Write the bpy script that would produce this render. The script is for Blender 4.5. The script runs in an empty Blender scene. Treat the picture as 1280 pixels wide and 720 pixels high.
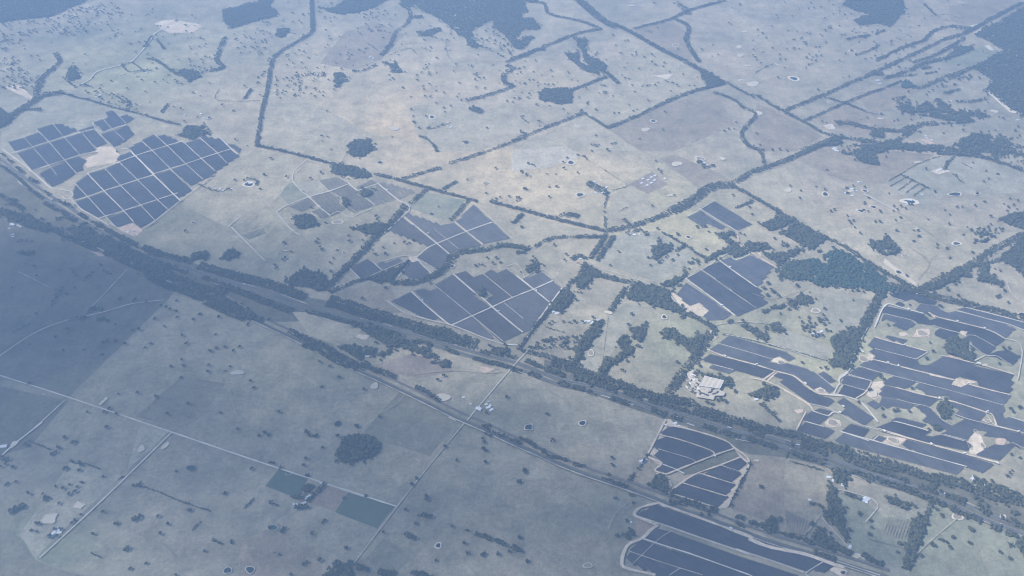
import bpy, bmesh, math, random, re
import numpy as np
from mathutils import Vector, Matrix, noise as mnoise

rng = random.Random(7)
nrng = np.random.default_rng(7)
S = bpy.context.scene
COL = S.collection
R = math.radians

# ------------------------------------------------------------------ camera
CAM_H = 3000.0                 # aircraft height over the plain, metres
FPX = 1108.5                   # focal length in photo pixels (1280 wide)
DEP = R(40.5)                  # depression of the view axis
cam_d = bpy.data.cameras.new('camera')
cam_d.sensor_width = 36.0
cam_d.lens = 36.0 * FPX / 1280.0
cam_d.clip_start = 1.0
cam_d.clip_end = 200000.0
cam = bpy.data.objects.new('camera', cam_d)
COL.objects.link(cam)
cam.location = (0, 0, CAM_H)
cam.rotation_euler = (math.pi / 2 - DEP, 0, 0)
S.camera = cam

# ------------------------------------------------------------------ sky, sun, exposure
SUN_EL, SUN_AZ = R(48), R(-92)         # azimuth clockwise from +Y: the sun stands to the left of the view
w = bpy.data.worlds.new('World'); S.world = w; w.use_nodes = True
nt = w.node_tree
bg = nt.nodes['Background']
sky = nt.nodes.new('ShaderNodeTexSky'); sky.sky_type = 'NISHITA'
sky.sun_disc = False; sky.sun_elevation = SUN_EL; sky.sun_rotation = SUN_AZ
sky.altitude = 300; sky.air_density = 1.0; sky.dust_density = 0.6; sky.ozone_density = 1.0
nt.links.new(sky.outputs[0], bg.inputs[0]); bg.inputs[1].default_value = 0.10
sun_d = bpy.data.lights.new('sun', 'SUN'); sun_d.energy = 5.0; sun_d.angle = R(0.5); sun_d.color = (1.0, 0.95, 0.88)
sun = bpy.data.objects.new('sun', sun_d); COL.objects.link(sun)
sd = Vector((math.sin(SUN_AZ) * math.cos(SUN_EL), math.cos(SUN_AZ) * math.cos(SUN_EL), math.sin(SUN_EL)))
sun.rotation_euler = sd.to_track_quat('Z', 'Y').to_euler()
S.view_settings.view_transform = 'Standard'; S.view_settings.look = 'None'
S.view_settings.exposure = 1.04; S.view_settings.gamma = 1.0
S.render.engine = 'CYCLES'
S.cycles.max_bounces = 6; S.cycles.diffuse_bounces = 2; S.cycles.glossy_bounces = 2
S.cycles.transmission_bounces = 1; S.cycles.volume_bounces = 0; S.cycles.transparent_max_bounces = 32
S.cycles.use_denoising = True; S.cycles.denoiser = 'OPENIMAGEDENOISE'; S.cycles.denoising_input_passes = 'RGB_ALBEDO_NORMAL'; S.cycles.denoising_prefilter = 'ACCURATE'
S.cycles.sample_clamp_indirect = 0.6; S.cycles.pixel_filter_type = 'BLACKMAN_HARRIS'; S.cycles.filter_width = 1.15

HAZE_DENSITY = 12.5e-5
HAZE_COLOR = (0.38, 0.61, 1.0)

# ------------------------------------------------------------------ survey: photo position -> point on the plain
cD, sD = math.cos(DEP), math.sin(DEP)
def ground(u, v):
    a, b = (u - 640.0) / FPX, (360.0 - v) / FPX
    dz = -sD + b * cD
    t = CAM_H / -dz
    return (a * t, (cD + b * sD) * t)
def pix(x, y, z=0.0):
    dz = z - CAM_H
    f = y * cD - dz * sD
    up = y * sD + dz * cD
    return (640 + FPX * x / f, 360 - FPX * up / f)
def mpp(v):                                   # metres across one photo pixel at row v
    b = (360.0 - v) / FPX
    return CAM_H / (sD - b * cD) / FPX
k1 = 340 / 1280
SHEET = {}
for i, t in enumerate('abcdefghijklmnop'):
    SHEET[t] = ((0, 320, 640, 940)[i % 4], (0, 180, 350, 530)[i // 4], k1)
SHEET.update({'q': (0, 170, .15625), 'r': (0, 270, .15625), 's': (180, 290, .15625), 't': (360, 360, .15625),
 'u': (520, 400, .15625), 'v': (680, 440, .15625), 'w': (860, 480, .15625), 'x': (1040, 540, .1875),
 'A': (860, 400, .15625), 'B': (1040, 350, .0944), 'C': (1160, 350, .0944), 'D': (1040, 410, .0944), 'E': (1160, 410, .0944),
 'F': (980, 470, .1172), 'G': (1120, 470, .125), 'H': (1000, 520, .21875), 'I': (0, 130, .125), 'J': (140, 130, .13333),
 'K': (80, 200, .13333), 'L': (330, 210, .15625), 'M': (430, 250, .16406), 'N': (480, 330, .17969), 'O': (830, 240, .22222),
 'P': (780, 520, .16667), 'Q': (760, 620, .140625), 'R': (920, 620, .140625), 'S': (1000, 560, .140625), 'T': (560, 460, .140625),
 'U': (480, 0, .15625), 'V': (1080, 0, .15625), 'W': (1020, 100, .203125), 'X': (0, 0, .15625), 'Z': (0, 0, 1.0)})
def survey(s):
    """'a 10,20 ^30,40' -> [(u, v, flag)]: map-sheet letter, then points on that sheet"""
    out, sh = [], SHEET['Z']
    for tok in s.split():
        if tok in SHEET:
            sh = SHEET[tok]; continue
        fl = tok[0] == '^'
        p = tok.lstrip('^').split(',')
        out.append((sh[0] + float(p[0]) * sh[2], sh[1] + float(p[1]) * sh[2], fl))
    return out
def gpts(s):
    return [ground(u, v) for u, v, f in survey(s)]

# ------------------------------------------------------------------ materials
MATS = {}
def nodes_of(name):
    m = bpy.data.materials.new(name); m.use_nodes = True
    t = m.node_tree; b = t.nodes['Principled BSDF']
    MATS[name] = m
    return m, t, b
def N(t, typ, **kw):
    n = t.nodes.new(typ)
    for k, v in kw.items(): setattr(n, k, v)
    return n
def noise_node(t, co, scale, detail=4, rough=.6):
    n = N(t, 'ShaderNodeTexNoise'); n.inputs['Scale'].default_value = scale
    n.inputs['Detail'].default_value = detail; n.inputs['Roughness'].default_value = rough
    t.links.new(co, n.inputs['Vector']); return n.outputs['Fac']
def maprange(t, v, a, b, c, d):
    n = N(t, 'ShaderNodeMapRange'); t.links.new(v, n.inputs[0])
    for i, x in zip((1, 2, 3, 4), (a, b, c, d)): n.inputs[i].default_value = x
    return n.outputs[0]
def mulv(t, col, fac):
    n = N(t, 'ShaderNodeVectorMath', operation='SCALE'); t.links.new(col, n.inputs[0]); t.links.new(fac, n.inputs['Scale']); return n.outputs[0]
def mixc(t, f, a, b):
    n = N(t, 'ShaderNodeMix', data_type='RGBA')
    if isinstance(f, float): n.inputs[0].default_value = f
    else: t.links.new(f, n.inputs[0])
    for i, x in ((6, a), (7, b)):
        if isinstance(x, tuple): n.inputs[i].default_value = (*x, 1)
        else: t.links.new(x, n.inputs[i])
    return n.outputs[2]
def earth_material(name, c0, c1, attr=False, rough=.95, amp=.5, fine=.24):
    """grass and soil: two tones mixed by several scales of noise, in world metres"""
    m, t, b = nodes_of(name)
    sh = N(t, 'ShaderNodeVectorMath', operation='ADD'); k = len(MATS) * 731.0; sh.inputs[1].default_value = (k, -k * .6, 0)
    t.links.new(N(t, 'ShaderNodeNewGeometry').outputs['Position'], sh.inputs[0]); co = sh.outputs[0]
    big = maprange(t, noise_node(t, co, .0022, 6, .62), .36, .64, 0, 1)
    mid = maprange(t, noise_node(t, co, .011, 5, .7), .3, .7, 1 - amp * .55, 1 + amp * .55)
    sm = maprange(t, noise_node(t, co, .055, 4, .75), .3, .7, 1 - fine, 1 + fine)
    fi = maprange(t, noise_node(t, co, .21, 2, .6), .3, .7, 1 - fine * .8, 1 + fine * .8)
    # wandering stock tracks and drainage scratches
    mp = N(t, 'ShaderNodeMapping'); mp.inputs['Scale'].default_value = (.0042, .0011, 1); mp.inputs['Rotation'].default_value = (0, 0, .7)
    t.links.new(co, mp.inputs['Vector'])
    st = maprange(t, noise_node(t, mp.outputs[0], 5.0, 5, .7), .35, .65, .94, 1.06)
    c = mixc(t, big, c0, c1)
    if attr:
        a = N(t, 'ShaderNodeAttribute', attribute_name='soil')
        mm = N(t, 'ShaderNodeMix', data_type='RGBA', blend_type='MULTIPLY'); mm.inputs[0].default_value = 1
        t.links.new(c, mm.inputs[6]); t.links.new(a.outputs['Color'], mm.inputs[7]); c = mm.outputs[2]
    for f in (mid, sm, fi, st): c = mulv(t, c, f)
    t.links.new(c, b.inputs['Base Color']); b.inputs['Roughness'].default_value = rough
    b.inputs['Specular IOR Level'].default_value = .1
    return m
def flat_material(name, col, rough=.6, var=.15, scale=.3, spec=.3, metal=0.0):
    m, t, b = nodes_of(name)
    co = N(t, 'ShaderNodeNewGeometry').outputs['Position']
    f = maprange(t, noise_node(t, co, scale, 3, .6), .3, .7, 1 - var, 1 + var)
    rgb = N(t, 'ShaderNodeRGB'); rgb.outputs[0].default_value = (*col, 1)
    t.links.new(mulv(t, rgb.outputs[0], f), b.inputs['Base Color'])
    b.inputs['Roughness'].default_value = rough; b.inputs['Specular IOR Level'].default_value = spec
    b.inputs['Metallic'].default_value = metal
    return m
def leaf_material(name, c0, c1):
    m, t, b = nodes_of(name)
    co = N(t, 'ShaderNodeNewGeometry').outputs['Position']
    f = maprange(t, noise_node(t, co, .045, 3, .7), .35, .65, 0, 1)
    c = mixc(t, f, c0, c1)
    c = mulv(t, c, maprange(t, noise_node(t, co, .3, 2, .6), .3, .7, .7, 1.3))
    t.links.new(c, b.inputs['Base Color']); b.inputs['Roughness'].default_value = .8
    b.inputs['Specular IOR Level'].default_value = .15
    return m
GRASS = earth_material('dry_pasture', (.25, .228, .16), (.375, .325, .228), attr=True)
TINT = {
 'straw': earth_material('straw_paddock', (.34, .298, .20), (.42, .365, .25)),
 'mauve': earth_material('fallow_paddock', (.245, .205, .145), (.31, .255, .175)),
 'green': earth_material('green_paddock', (.215, .218, .15), (.265, .258, .178)),
 'pale': earth_material('pale_green_paddock', (.285, .266, .192), (.352, .324, .236)),
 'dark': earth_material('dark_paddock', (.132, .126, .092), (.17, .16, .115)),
 'dull': earth_material('dull_paddock', (.18, .168, .118), (.23, .21, .145)),
 'teal': earth_material('irrigated_paddock', (.09, .12, .08), (.11, .135, .09), amp=.14, fine=.1),
 'brown': earth_material('bare_paddock', (.27, .205, .15), (.31, .24, .175), amp=.15),
 'plough': earth_material('ploughed_paddock', (.24, .195, .15), (.29, .235, .18)),
 'scrub': earth_material('rough_verge', (.115, .11, .075), (.175, .16, .11)),
 'wash': earth_material('pale_wash', (.44, .385, .28), (.50, .44, .33)),
}
SAND = earth_material('bare_sand', (.52, .42, .30), (.64, .54, .41), amp=.3, fine=.2)
PINK = earth_material('bare_clay', (.50, .36, .27), (.58, .45, .34), amp=.3, fine=.2)
CREAM = earth_material('pale_clay', (.54, .46, .34), (.68, .60, .46), amp=.15, fine=.12)
GRAVEL = earth_material('gravel_track', (.50, .45, .37), (.60, .55, .45), amp=.2, fine=.15)
PALEROAD = earth_material('pale_gravel', (.52, .475, .39), (.62, .575, .49), amp=.15, fine=.12)
ASPHALT = earth_material('old_asphalt', (.085, .085, .085), (.12, .12, .12), amp=.15, fine=.1)
BALLAST = earth_material('rail_ballast', (.13, .115, .10), (.17, .15, .13), amp=.2)
PAINT = flat_material('road_paint', (.75, .75, .72), .7)
CONCRETE = earth_material('concrete_yard', (.46, .40, .31), (.58, .51, .41), amp=.25, fine=.2)
WATER = {'dark': flat_material('dark_water', (.018, .03, .03), .12, .3, .02, .5), 'teal': flat_material('green_water', (.03, .08, .065), .12, .3, .02, .5),
         'mud': flat_material('muddy_water', (.30, .255, .185), .2, .2, .02, .5), 'milk': flat_material('milky_water', (.55, .49, .37), .3, .12, .02, .4)}
LEAF = leaf_material('eucalypt_leaves', (.040, .046, .028), (.100, .104, .062))
LEAF2 = leaf_material('pine_leaves', (.030, .056, .040), (.058, .094, .064))
BARK = flat_material('bark', (.17, .14, .115), .9, .3, 1.5, .1)
PANELS = [flat_material('dusty_solar_glass', (.066 * f, .066 * f, .070 * f), .3, .25, .012, .5) for f in (.62, .8, 1.0, 1.2)]
PANEL = flat_material('solar_glass', (.042, .041, .043), .25, .25, .02, .5)
STEEL = flat_material('galvanised_steel', (.45, .46, .47), .45, .1, .5, .5, .6)
WHITE = flat_material('white_paint', (.80, .80, .78), .5, .06, .4)
ROOFW = flat_material('white_sheet_roof', (.66, .67, .68), .5, .08, .2)
ROOFG = flat_material('grey_sheet_roof', (.42, .43, .44), .45, .15, .2)
ROOFR = flat_material('rust_red_roof', (.33, .15, .10), .6, .2, .2)
ROOFC = flat_material('cream_sheet_roof', (.54, .48, .385), .55, .1, .1)
WALLB = flat_material('rendered_wall', (.52, .47, .40), .8, .12, .3)
GLASS = flat_material('window_glass', (.03, .035, .04), .1, .1, .3, .5)
TYRE = flat_material('tyre_rubber', (.02, .02, .02), .9)
DARKB = flat_material('dark_stack', (.07, .065, .065), .8, .3, .3)
ORANGE = flat_material('orange_paint', (.55, .2, .05), .6)
BLUEP = flat_material('blue_paint', (.10, .16, .30), .5)

# ------------------------------------------------------------------ object helpers
def tag(o, label=None, cat=None, group=None, kind=None):
    if label: o['label'] = label
    if cat: o['category'] = cat
    if group: o['group'] = group
    if kind: o['kind'] = kind
    return o
def link(name, me, parent=None, loc=None, rz=None):
    o = bpy.data.objects.new(name, me); COL.objects.link(o)
    if parent is not None: o.parent = parent
    if loc is not None: o.location = loc
    if rz is not None: o.rotation_euler = (0, 0, rz)
    return o
def empty(name, loc=(0, 0, 0), rz=0):
    o = bpy.data.objects.new(name, None); COL.objects.link(o); o.location = loc; o.rotation_euler = (0, 0, rz); return o
def mesh(name, V, F, mat):
    me = bpy.data.meshes.new(name); me.from_pydata(V, [], F); me.update()
    for m in (mat if isinstance(mat, (list, tuple)) else [mat]): me.materials.append(m)
    return me
def np_mesh(name, V, T, mat, smooth=False):
    me = bpy.data.meshes.new(name)
    nv, nf = len(V), len(T)
    k = T.shape[1]
    me.vertices.add(nv); me.vertices.foreach_set('co', np.ascontiguousarray(V, dtype=np.float32).ravel())
    me.loops.add(nf * k); me.loops.foreach_set('vertex_index', np.ascontiguousarray(T, dtype=np.int32).ravel())
    me.polygons.add(nf); me.polygons.foreach_set('loop_start', np.arange(0, nf * k, k, dtype=np.int32))
    if smooth: me.polygons.foreach_set('use_smooth', np.ones(nf, dtype=bool))
    me.update(calc_edges=True); me.materials.append(mat); return me
ZLAY = [0.10]
def layer(step=.02):
    ZLAY[0] += step; return ZLAY[0]
def ragged(P, step=25.0, amp=2.5):
    """a hand-drawn outline: long edges broken up and wandering a little"""
    out = []
    for (x0, y0), (x1, y1) in zip(P, P[1:] + P[:1]):
        L = math.hypot(x1 - x0, y1 - y0); n = max(1, min(60, int(L / step)))
        for i in range(n):
            t = i / n; x, y = x0 + (x1 - x0) * t, y0 + (y1 - y0) * t
            d = mnoise.noise_vector(Vector((x * .013, y * .013, 3.1)))
            out.append((x + d.x * amp * 2, y + d.y * amp * 2))
    return out
def sheet(name, P, mat, label=None, kind='structure', amp=3.0, step=25.0, parent=None, z=None):
    P = ragged(P, step, amp) if amp else P
    z = layer() if z is None else z
    bm = bmesh.new()
    f = bm.faces.new([bm.verts.new((x, y, z)) for x, y in P])
    bmesh.ops.triangulate(bm, faces=[f], quad_method='BEAUTY', ngon_method='BEAUTY')
    for fc in bm.faces:
        if fc.normal.z < 0: fc.normal_flip()
    me = bpy.data.meshes.new(name); bm.to_mesh(me); bm.free(); me.materials.append(mat)
    o = link(name, me, parent)
    return tag(o, label, None, None, kind)
def smooth_line(P, n=6):
    if len(P) < 3: return P
    Q = []
    for i in range(len(P) - 1):
        p0, p1, p2, p3 = P[max(i - 1, 0)], P[i], P[i + 1], P[min(i + 2, len(P) - 1)]
        for k in range(n):
            t = k / n
            Q.append(tuple(.5 * (2 * p1[j] + (p2[j] - p0[j]) * t + (2 * p0[j] - 5 * p1[j] + 4 * p2[j] - p3[j]) * t * t + (3 * p1[j] - p0[j] - 3 * p2[j] + p3[j]) * t ** 3) for j in (0, 1)))
    return Q + [P[-1]]
def resample(P, step):
    out = [P[0]]
    for (x0, y0), (x1, y1) in zip(P, P[1:]):
        L = math.hypot(x1 - x0, y1 - y0); n = max(1, int(L / step))
        out += [(x0 + (x1 - x0) * i / n, y0 + (y1 - y0) * i / n) for i in range(1, n + 1)]
    return out
def side(P, off):
    out = []
    for i, (x, y) in enumerate(P):
        a, b = P[max(i - 1, 0)], P[min(i + 1, len(P) - 1)]
        dx, dy = b[0] - a[0], b[1] - a[1]; L = math.hypot(dx, dy) or 1
        out.append((x - dy / L * off, y + dx / L * off))
    return out
def strip(name, P, width, mat, label=None, kind='structure', smooth=True, wob=.18, z=None, parent=None):
    if smooth: P = smooth_line(P)
    P = resample(P, max(12.0, width * 1.5))
    z = layer() if z is None else z
    V, F = [], []
    for i, ((lx, ly), (rx, ry), (x, y)) in enumerate(zip(side(P, width / 2), side(P, -width / 2), P)):
        a = 1 + wob * mnoise.noise(Vector((x * .02, y * .02, 1.0))) * 2
        V += [(x + (lx - x) * a, y + (ly - y) * a, z), (x + (rx - x) * a, y + (ry - y) * a, z)]
        if i: F.append((2 * i - 2, 2 * i - 1, 2 * i + 1, 2 * i))
    o = link(name, mesh(name, V, F, mat), parent)
    return tag(o, label, None, None, kind)
def inside(P, x, y):
    c = False; j = len(P) - 1
    for i in range(len(P)):
        xi, yi = P[i]; xj, yj = P[j]
        if (yi > y) != (yj > y) and x < (xj - xi) * (y - yi) / (yj - yi) + xi: c = not c
        j = i
    return c

# ------------------------------------------------------------------ words for where a thing stands
LAND = []
def landmark(phrase, s):
    u, v, _ = survey(s)[0]; LAND.append((phrase, u, v))
ORD = ['closest', 'second closest', 'third closest', 'fourth closest', 'fifth closest', 'sixth closest', 'seventh closest', 'eighth closest',
       'ninth closest', 'tenth closest', 'eleventh closest', 'twelfth closest', 'thirteenth closest', 'fourteenth closest', 'fifteenth closest', 'sixteenth closest',
       'seventeenth closest', 'eighteenth closest', 'nineteenth closest', 'twentieth closest']
PENDING = {}
def place_later(o, what, u, v):
    """queue a label: what it is, then which side of which landmark it stands on; finish_labels() ranks those that share one"""
    best = min(LAND, key=lambda l: (l[1] - u) ** 2 + ((l[2] - v) * 1.3) ** 2)
    dx, dy = u - best[1], v - best[2]
    if abs(dx) > abs(dy): rel = 'left of' if dx < 0 else 'right of'
    else: rel = 'beyond' if dy < 0 else 'in front of'
    PENDING.setdefault((what, rel, best[0]), []).append((dx * dx + dy * dy, o))
def finish_labels():
    for (what, rel, lm), L in PENDING.items():
        L.sort(key=lambda t: t[0])
        for i, (_, o) in enumerate(L):
            t = f'{what} {rel} {lm}' if len(L) == 1 else f'{what}, {ORD[i]} {rel} {lm}'
            for cut in ('paddock ', 'small ', 'clustered '):
                if len(t.split()) > 16: t = t.replace(cut, '', 1)
            o['label'] = t

# ------------------------------------------------------------------ landmarks people can find
for ph, s in [
 ('the pale quarry on the far hillside', 'a 830,125'), ('the trapezoid copse on the far hillside', 'a 345,350'), ('the farmstead with square windbreak', 'a 630,350'),
 ('the homestead above the dark solar blocks', 'J 870,130'), ('the far-left hill forest', 'X 250,80'), ('the hamlet by the far-left belt', 'a 60,420'),
 ('the tall straight belt at upper left', 'b 60,380'), ('the oval copse in the pale paddock', 'b 495,690'), ('the small crescent wood below the far forest', 'U 370,270'),
 ('the cream clay pan', 'b 650,605'), ('the big far forest', 'U 600,150'), ('the farmhouse by the far creek', 'b 545,272'),
 ('the dark oval plantation', 'c 200,455'), ('the crossroads wood triangle', 'c 930,370'), ('the two white pans in the upper paddock', 'c 1070,240'),
 ('the far ridge forest at upper right', 'd 600,60'), ('the hamlet on the far-right road', 'd 980,140'), ('the big forest at the right edge', 'd 1220,280'),
 ('the roadside farm under the diagonal highway belt', 'd 580,375'), ('the scattered woodland at upper right', 'd 880,520'), ('the houses near the upper-right road bend', 'd 400,700'),
 ('the white homestead on the green rise', 'h 890,120'), ('the striped orchard rows', 'h 730,200'), ('the white pond yard in the wide paddock', 'h 745,270'),
 ('the ragged triangular copse', 'h 620,490'), ('the large dark-green forest block', 'h 420,600'), ('the green-roofed homestead with a round pond', 'g 410,220'),
 ('the yard of white boxes', 'g 630,180'), ('the farmhouse at the creek bend', 'g 910,90'), ('the creek junction', 'g 450,420'),
 ('the horseshoe grove', 'g 700,500'), ('the homestead under the double belt', 'g 310,550'), ('the two plain solar blocks by the creek', 'O 340,130'),
 ('the five-block solar farm by the belts', 'O 350,540'), ('the sawmill yard', 'A 180,560'), ('the zigzag wood', 'k 500,350'),
 ('the farmhouse in the tree rows', 'k 360,195'), ('the square grove inside the solar blocks', 'N 690,210'), ('the unfinished solar field', 'L 600,230'),
 ('the sandy dam below the unfinished solar field', 'L 590,430'), ('the kite-shaped grove', 'L 320,440'), ('the long dark wood wedge', 'f 620,630'),
 ('the homestead with a loop drive', 'e 1160,190'), ('the solar depot yard', 'K 620,650'), ('the white pegged track', 'e 1150,450'),
 ('the wood against the railway belt', 'f 240,640'), ('the leftmost solar farm', 'q 700,400'), ('the sheds by the dark left-hand wood', 'r 110,100'),
 ('the dark lower-left paddock', 'i 250,150'), ('the bright gravel road junction', 'm 815,42'), ('the white clay dam in the dull paddock', 'i 1115,437'),
 ('the rounded wood in the lower paddock', 'n 470,120'), ('the farmhouse between the green paddocks', 'n 230,360'), ('the square clay pond', 'm 232,447'),
 ('the cottages at the railway crossing', 'T 320,340'), ('the dark round dam', 'T 1195,492'), ('the cream pit beside the railway', 'j 200,252'),
 ('the long straight hedge in the lower paddock', 'm 830,355'), ('the ringed dam in the lower paddock', 'n 858,573'), ('the crossroads of gravel roads', 'n 655,390'),
 ('the bare brown paddock', 'n 340,350'), ('the sliced solar farm', 'P 560,320'), ('the striped foreground solar farm', 'Q 700,450'),
 ('the house among highway trees', 'S 380,300'), ('the clay dam beside the highway', 'p 965,437'), ('the block plantation by the bottom edge', 'p 750,560'),
 ('the long wood wedge by the ploughed field', 'p 390,430'), ('the farmyard with a curved drive', 'S 590,470'), ('the big right-hand solar farm', 'E 600,600'),
 ('the round grove among the panels', 'G 460,350'), ('the square dark wood beside the solar farm', 'E 350,270'), ('the wood wedge left of the big solar farm', 'l 430,330'),
 ('the farm yard by the wood wedge', 'A 1040,110'), ('the flame-shaped grove', 'A 540,100'), ('the clay workings in the solar farm', 'G 800,640'),
 ('the oval sand pit', 'F 520,500'), ('the two houses by the right-hand verge', 'x 945,300'), ('the cream gravel pit by the highway', 't 600,385'),
 ('the yellow dam by the railway line', 'j 880,552'), ('the ringed square tank', 'T 715,530')]:
    landmark(ph, s)

# ------------------------------------------------------------------ the plain
def ground_mesh():
    def axis(lo, hi, step):
        mid = list(np.arange(lo, hi + 1, step))
        d = [200, 600, 1500, 4000, 10000, 22000, 45000]
        return np.array([lo - x for x in d[::-1]] + mid + [hi + x for x in d])
    xs, ys = axis(-5400, 5400, 60.0), axis(1300, 9300, 60.0)
    X, Y = np.meshgrid(xs, ys)
    V = np.stack([X.ravel(), Y.ravel(), np.zeros(X.size)], 1)
    nx, ny = len(xs), len(ys)
    i = np.arange(nx * ny).reshape(ny, nx)
    F = np.stack([i[:-1, :-1].ravel(), i[:-1, 1:].ravel(), i[1:, 1:].ravel(), i[1:, :-1].ravel()], 1)
    me = np_mesh('ground', V, F, GRASS)
    # soil and grass colour of each district (multiplies the pasture colour): centre, half-size, tone
    C = np.ones((len(V), 3))
    for s, ru, rv, c in SOIL:
        u, v, _ = survey(s)[0]
        x, y = ground(u, v); rx = ru * mpp(v); y1 = ground(u, v - rv)[1]; ry = y1 - y
        wgt = np.exp(-(((V[:, 0] - x) / rx) ** 2 + ((V[:, 1] - y) / ry) ** 2))[:, None]
        C = C * (1 - wgt) + C * np.array(c) * wgt
    a = me.color_attributes.new('soil', 'FLOAT_COLOR', 'POINT')
    a.data.foreach_set('color', np.concatenate([C, np.ones((len(V), 1))], 1).astype(np.float32).ravel())
    return tag(link('ground', me), None, None, None, 'structure')
SOIL = [('e 830,440', 26, 9, (1.2, 1.16, 1.1)), ('b 660,500', 40, 10, (1.2, 1.15, 1.08)), ('g 130,60', 50, 14, (1.22, 1.18, 1.1)), ('b 640,600', 70, 12, (1.18, 1.1, 1.02)), ('b 760,430', 40, 9, (1.15, 1.1, 1.05)), ('c 740,370', 40, 9, (1.15, 1.08, 1.0)), ('h 250,330', 60, 16, (1.1, 1.06, 1.0)), ('o 330,130', 36, 10, (1.2, 1.14, 1.08)), ('j 700,400', 40, 10, (1.15, 1.08, 1.02)), ('o 380,560', 40, 12, (1.25, 1.16, 1.1)), ('p 250,400', 40, 14, (1.12, 1.06, 1.02)), ('X 640,270', 50, 12, (.75, .8, .82)), ('c 720,370', 20, 4, (.85, .8, .85)), ('d 480,290', 60, 8, (.85, .88, .9)), ('f 400,330', 60, 10, (1.05, 1.05, 1.0)), ('i 950,580', 60, 16, (.95, .93, .98)), ('a 700,350', 60, 20, (1.02, 1.08, .98)),
 ('Z 480,120', 190, 70, (1.46, 1.37, 1.26)), ('Z 700,230', 150, 60, (1.46, 1.37, 1.26)), ('Z 600,190', 120, 30, (1.1, 1.06, 1.02)),
 ('Z 130,90', 110, 50, (1.0, 1.06, .98)), ('Z 880,60', 170, 70, (1.14, 1.1, 1.1)), ('Z 1100,250', 170, 60, (1.2, 1.16, 1.16)),
 ('Z 850,280', 90, 60, (1.12, 1.14, 1.0)), ('Z 120,600', 160, 80, (.80, .82, .84)), ('Z 330,480', 180, 60, (.92, .94, .9)),
 ('Z 620,650', 150, 60, (.8, .8, .8)), ('Z 1200,690', 120, 60, (.78, .88, .95)), ('Z 980,610', 80, 40, (1.05, 1.0, .98)),
 ('Z 1000,440', 130, 50, (1.05, 1.1, .97)), ('Z 1200,470', 120, 70, (.92, 1.0, .92)), ('Z 650,520', 100, 40, (.78, .82, .82)),
 ('Z 60,330', 120, 60, (.72, .78, .76)), ('Z 40,440', 120, 80, (.72, .78, .76)), ('Z 20,690', 100, 40, (.75, .92, .8)),
 ('Z 300,280', 120, 60, (1.0, 1.02, .96)), ('Z 1180,30', 120, 40, (1.1, 1.05, 1.02)), ('Z 1180,120', 120, 50, (.93, .94, .95)),
 ('Z 460,390', 60, 20, (1.12, 1.06, .98)), ('Z 690,100', 70, 20, (1.12, 1.08, 1.0)), ('Z 330,560', 100, 40, (.92, .92, .95)), ('Z 860,420', 80, 40, (.88, .94, .88)),
 ('Z 800,590', 60, 30, (.9, .88, .92)), ('Z 560,130', 70, 24, (.9, .9, .94)), ('Z 200,40', 90, 26, (.93, .97, .95))]
ground_mesh()

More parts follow.
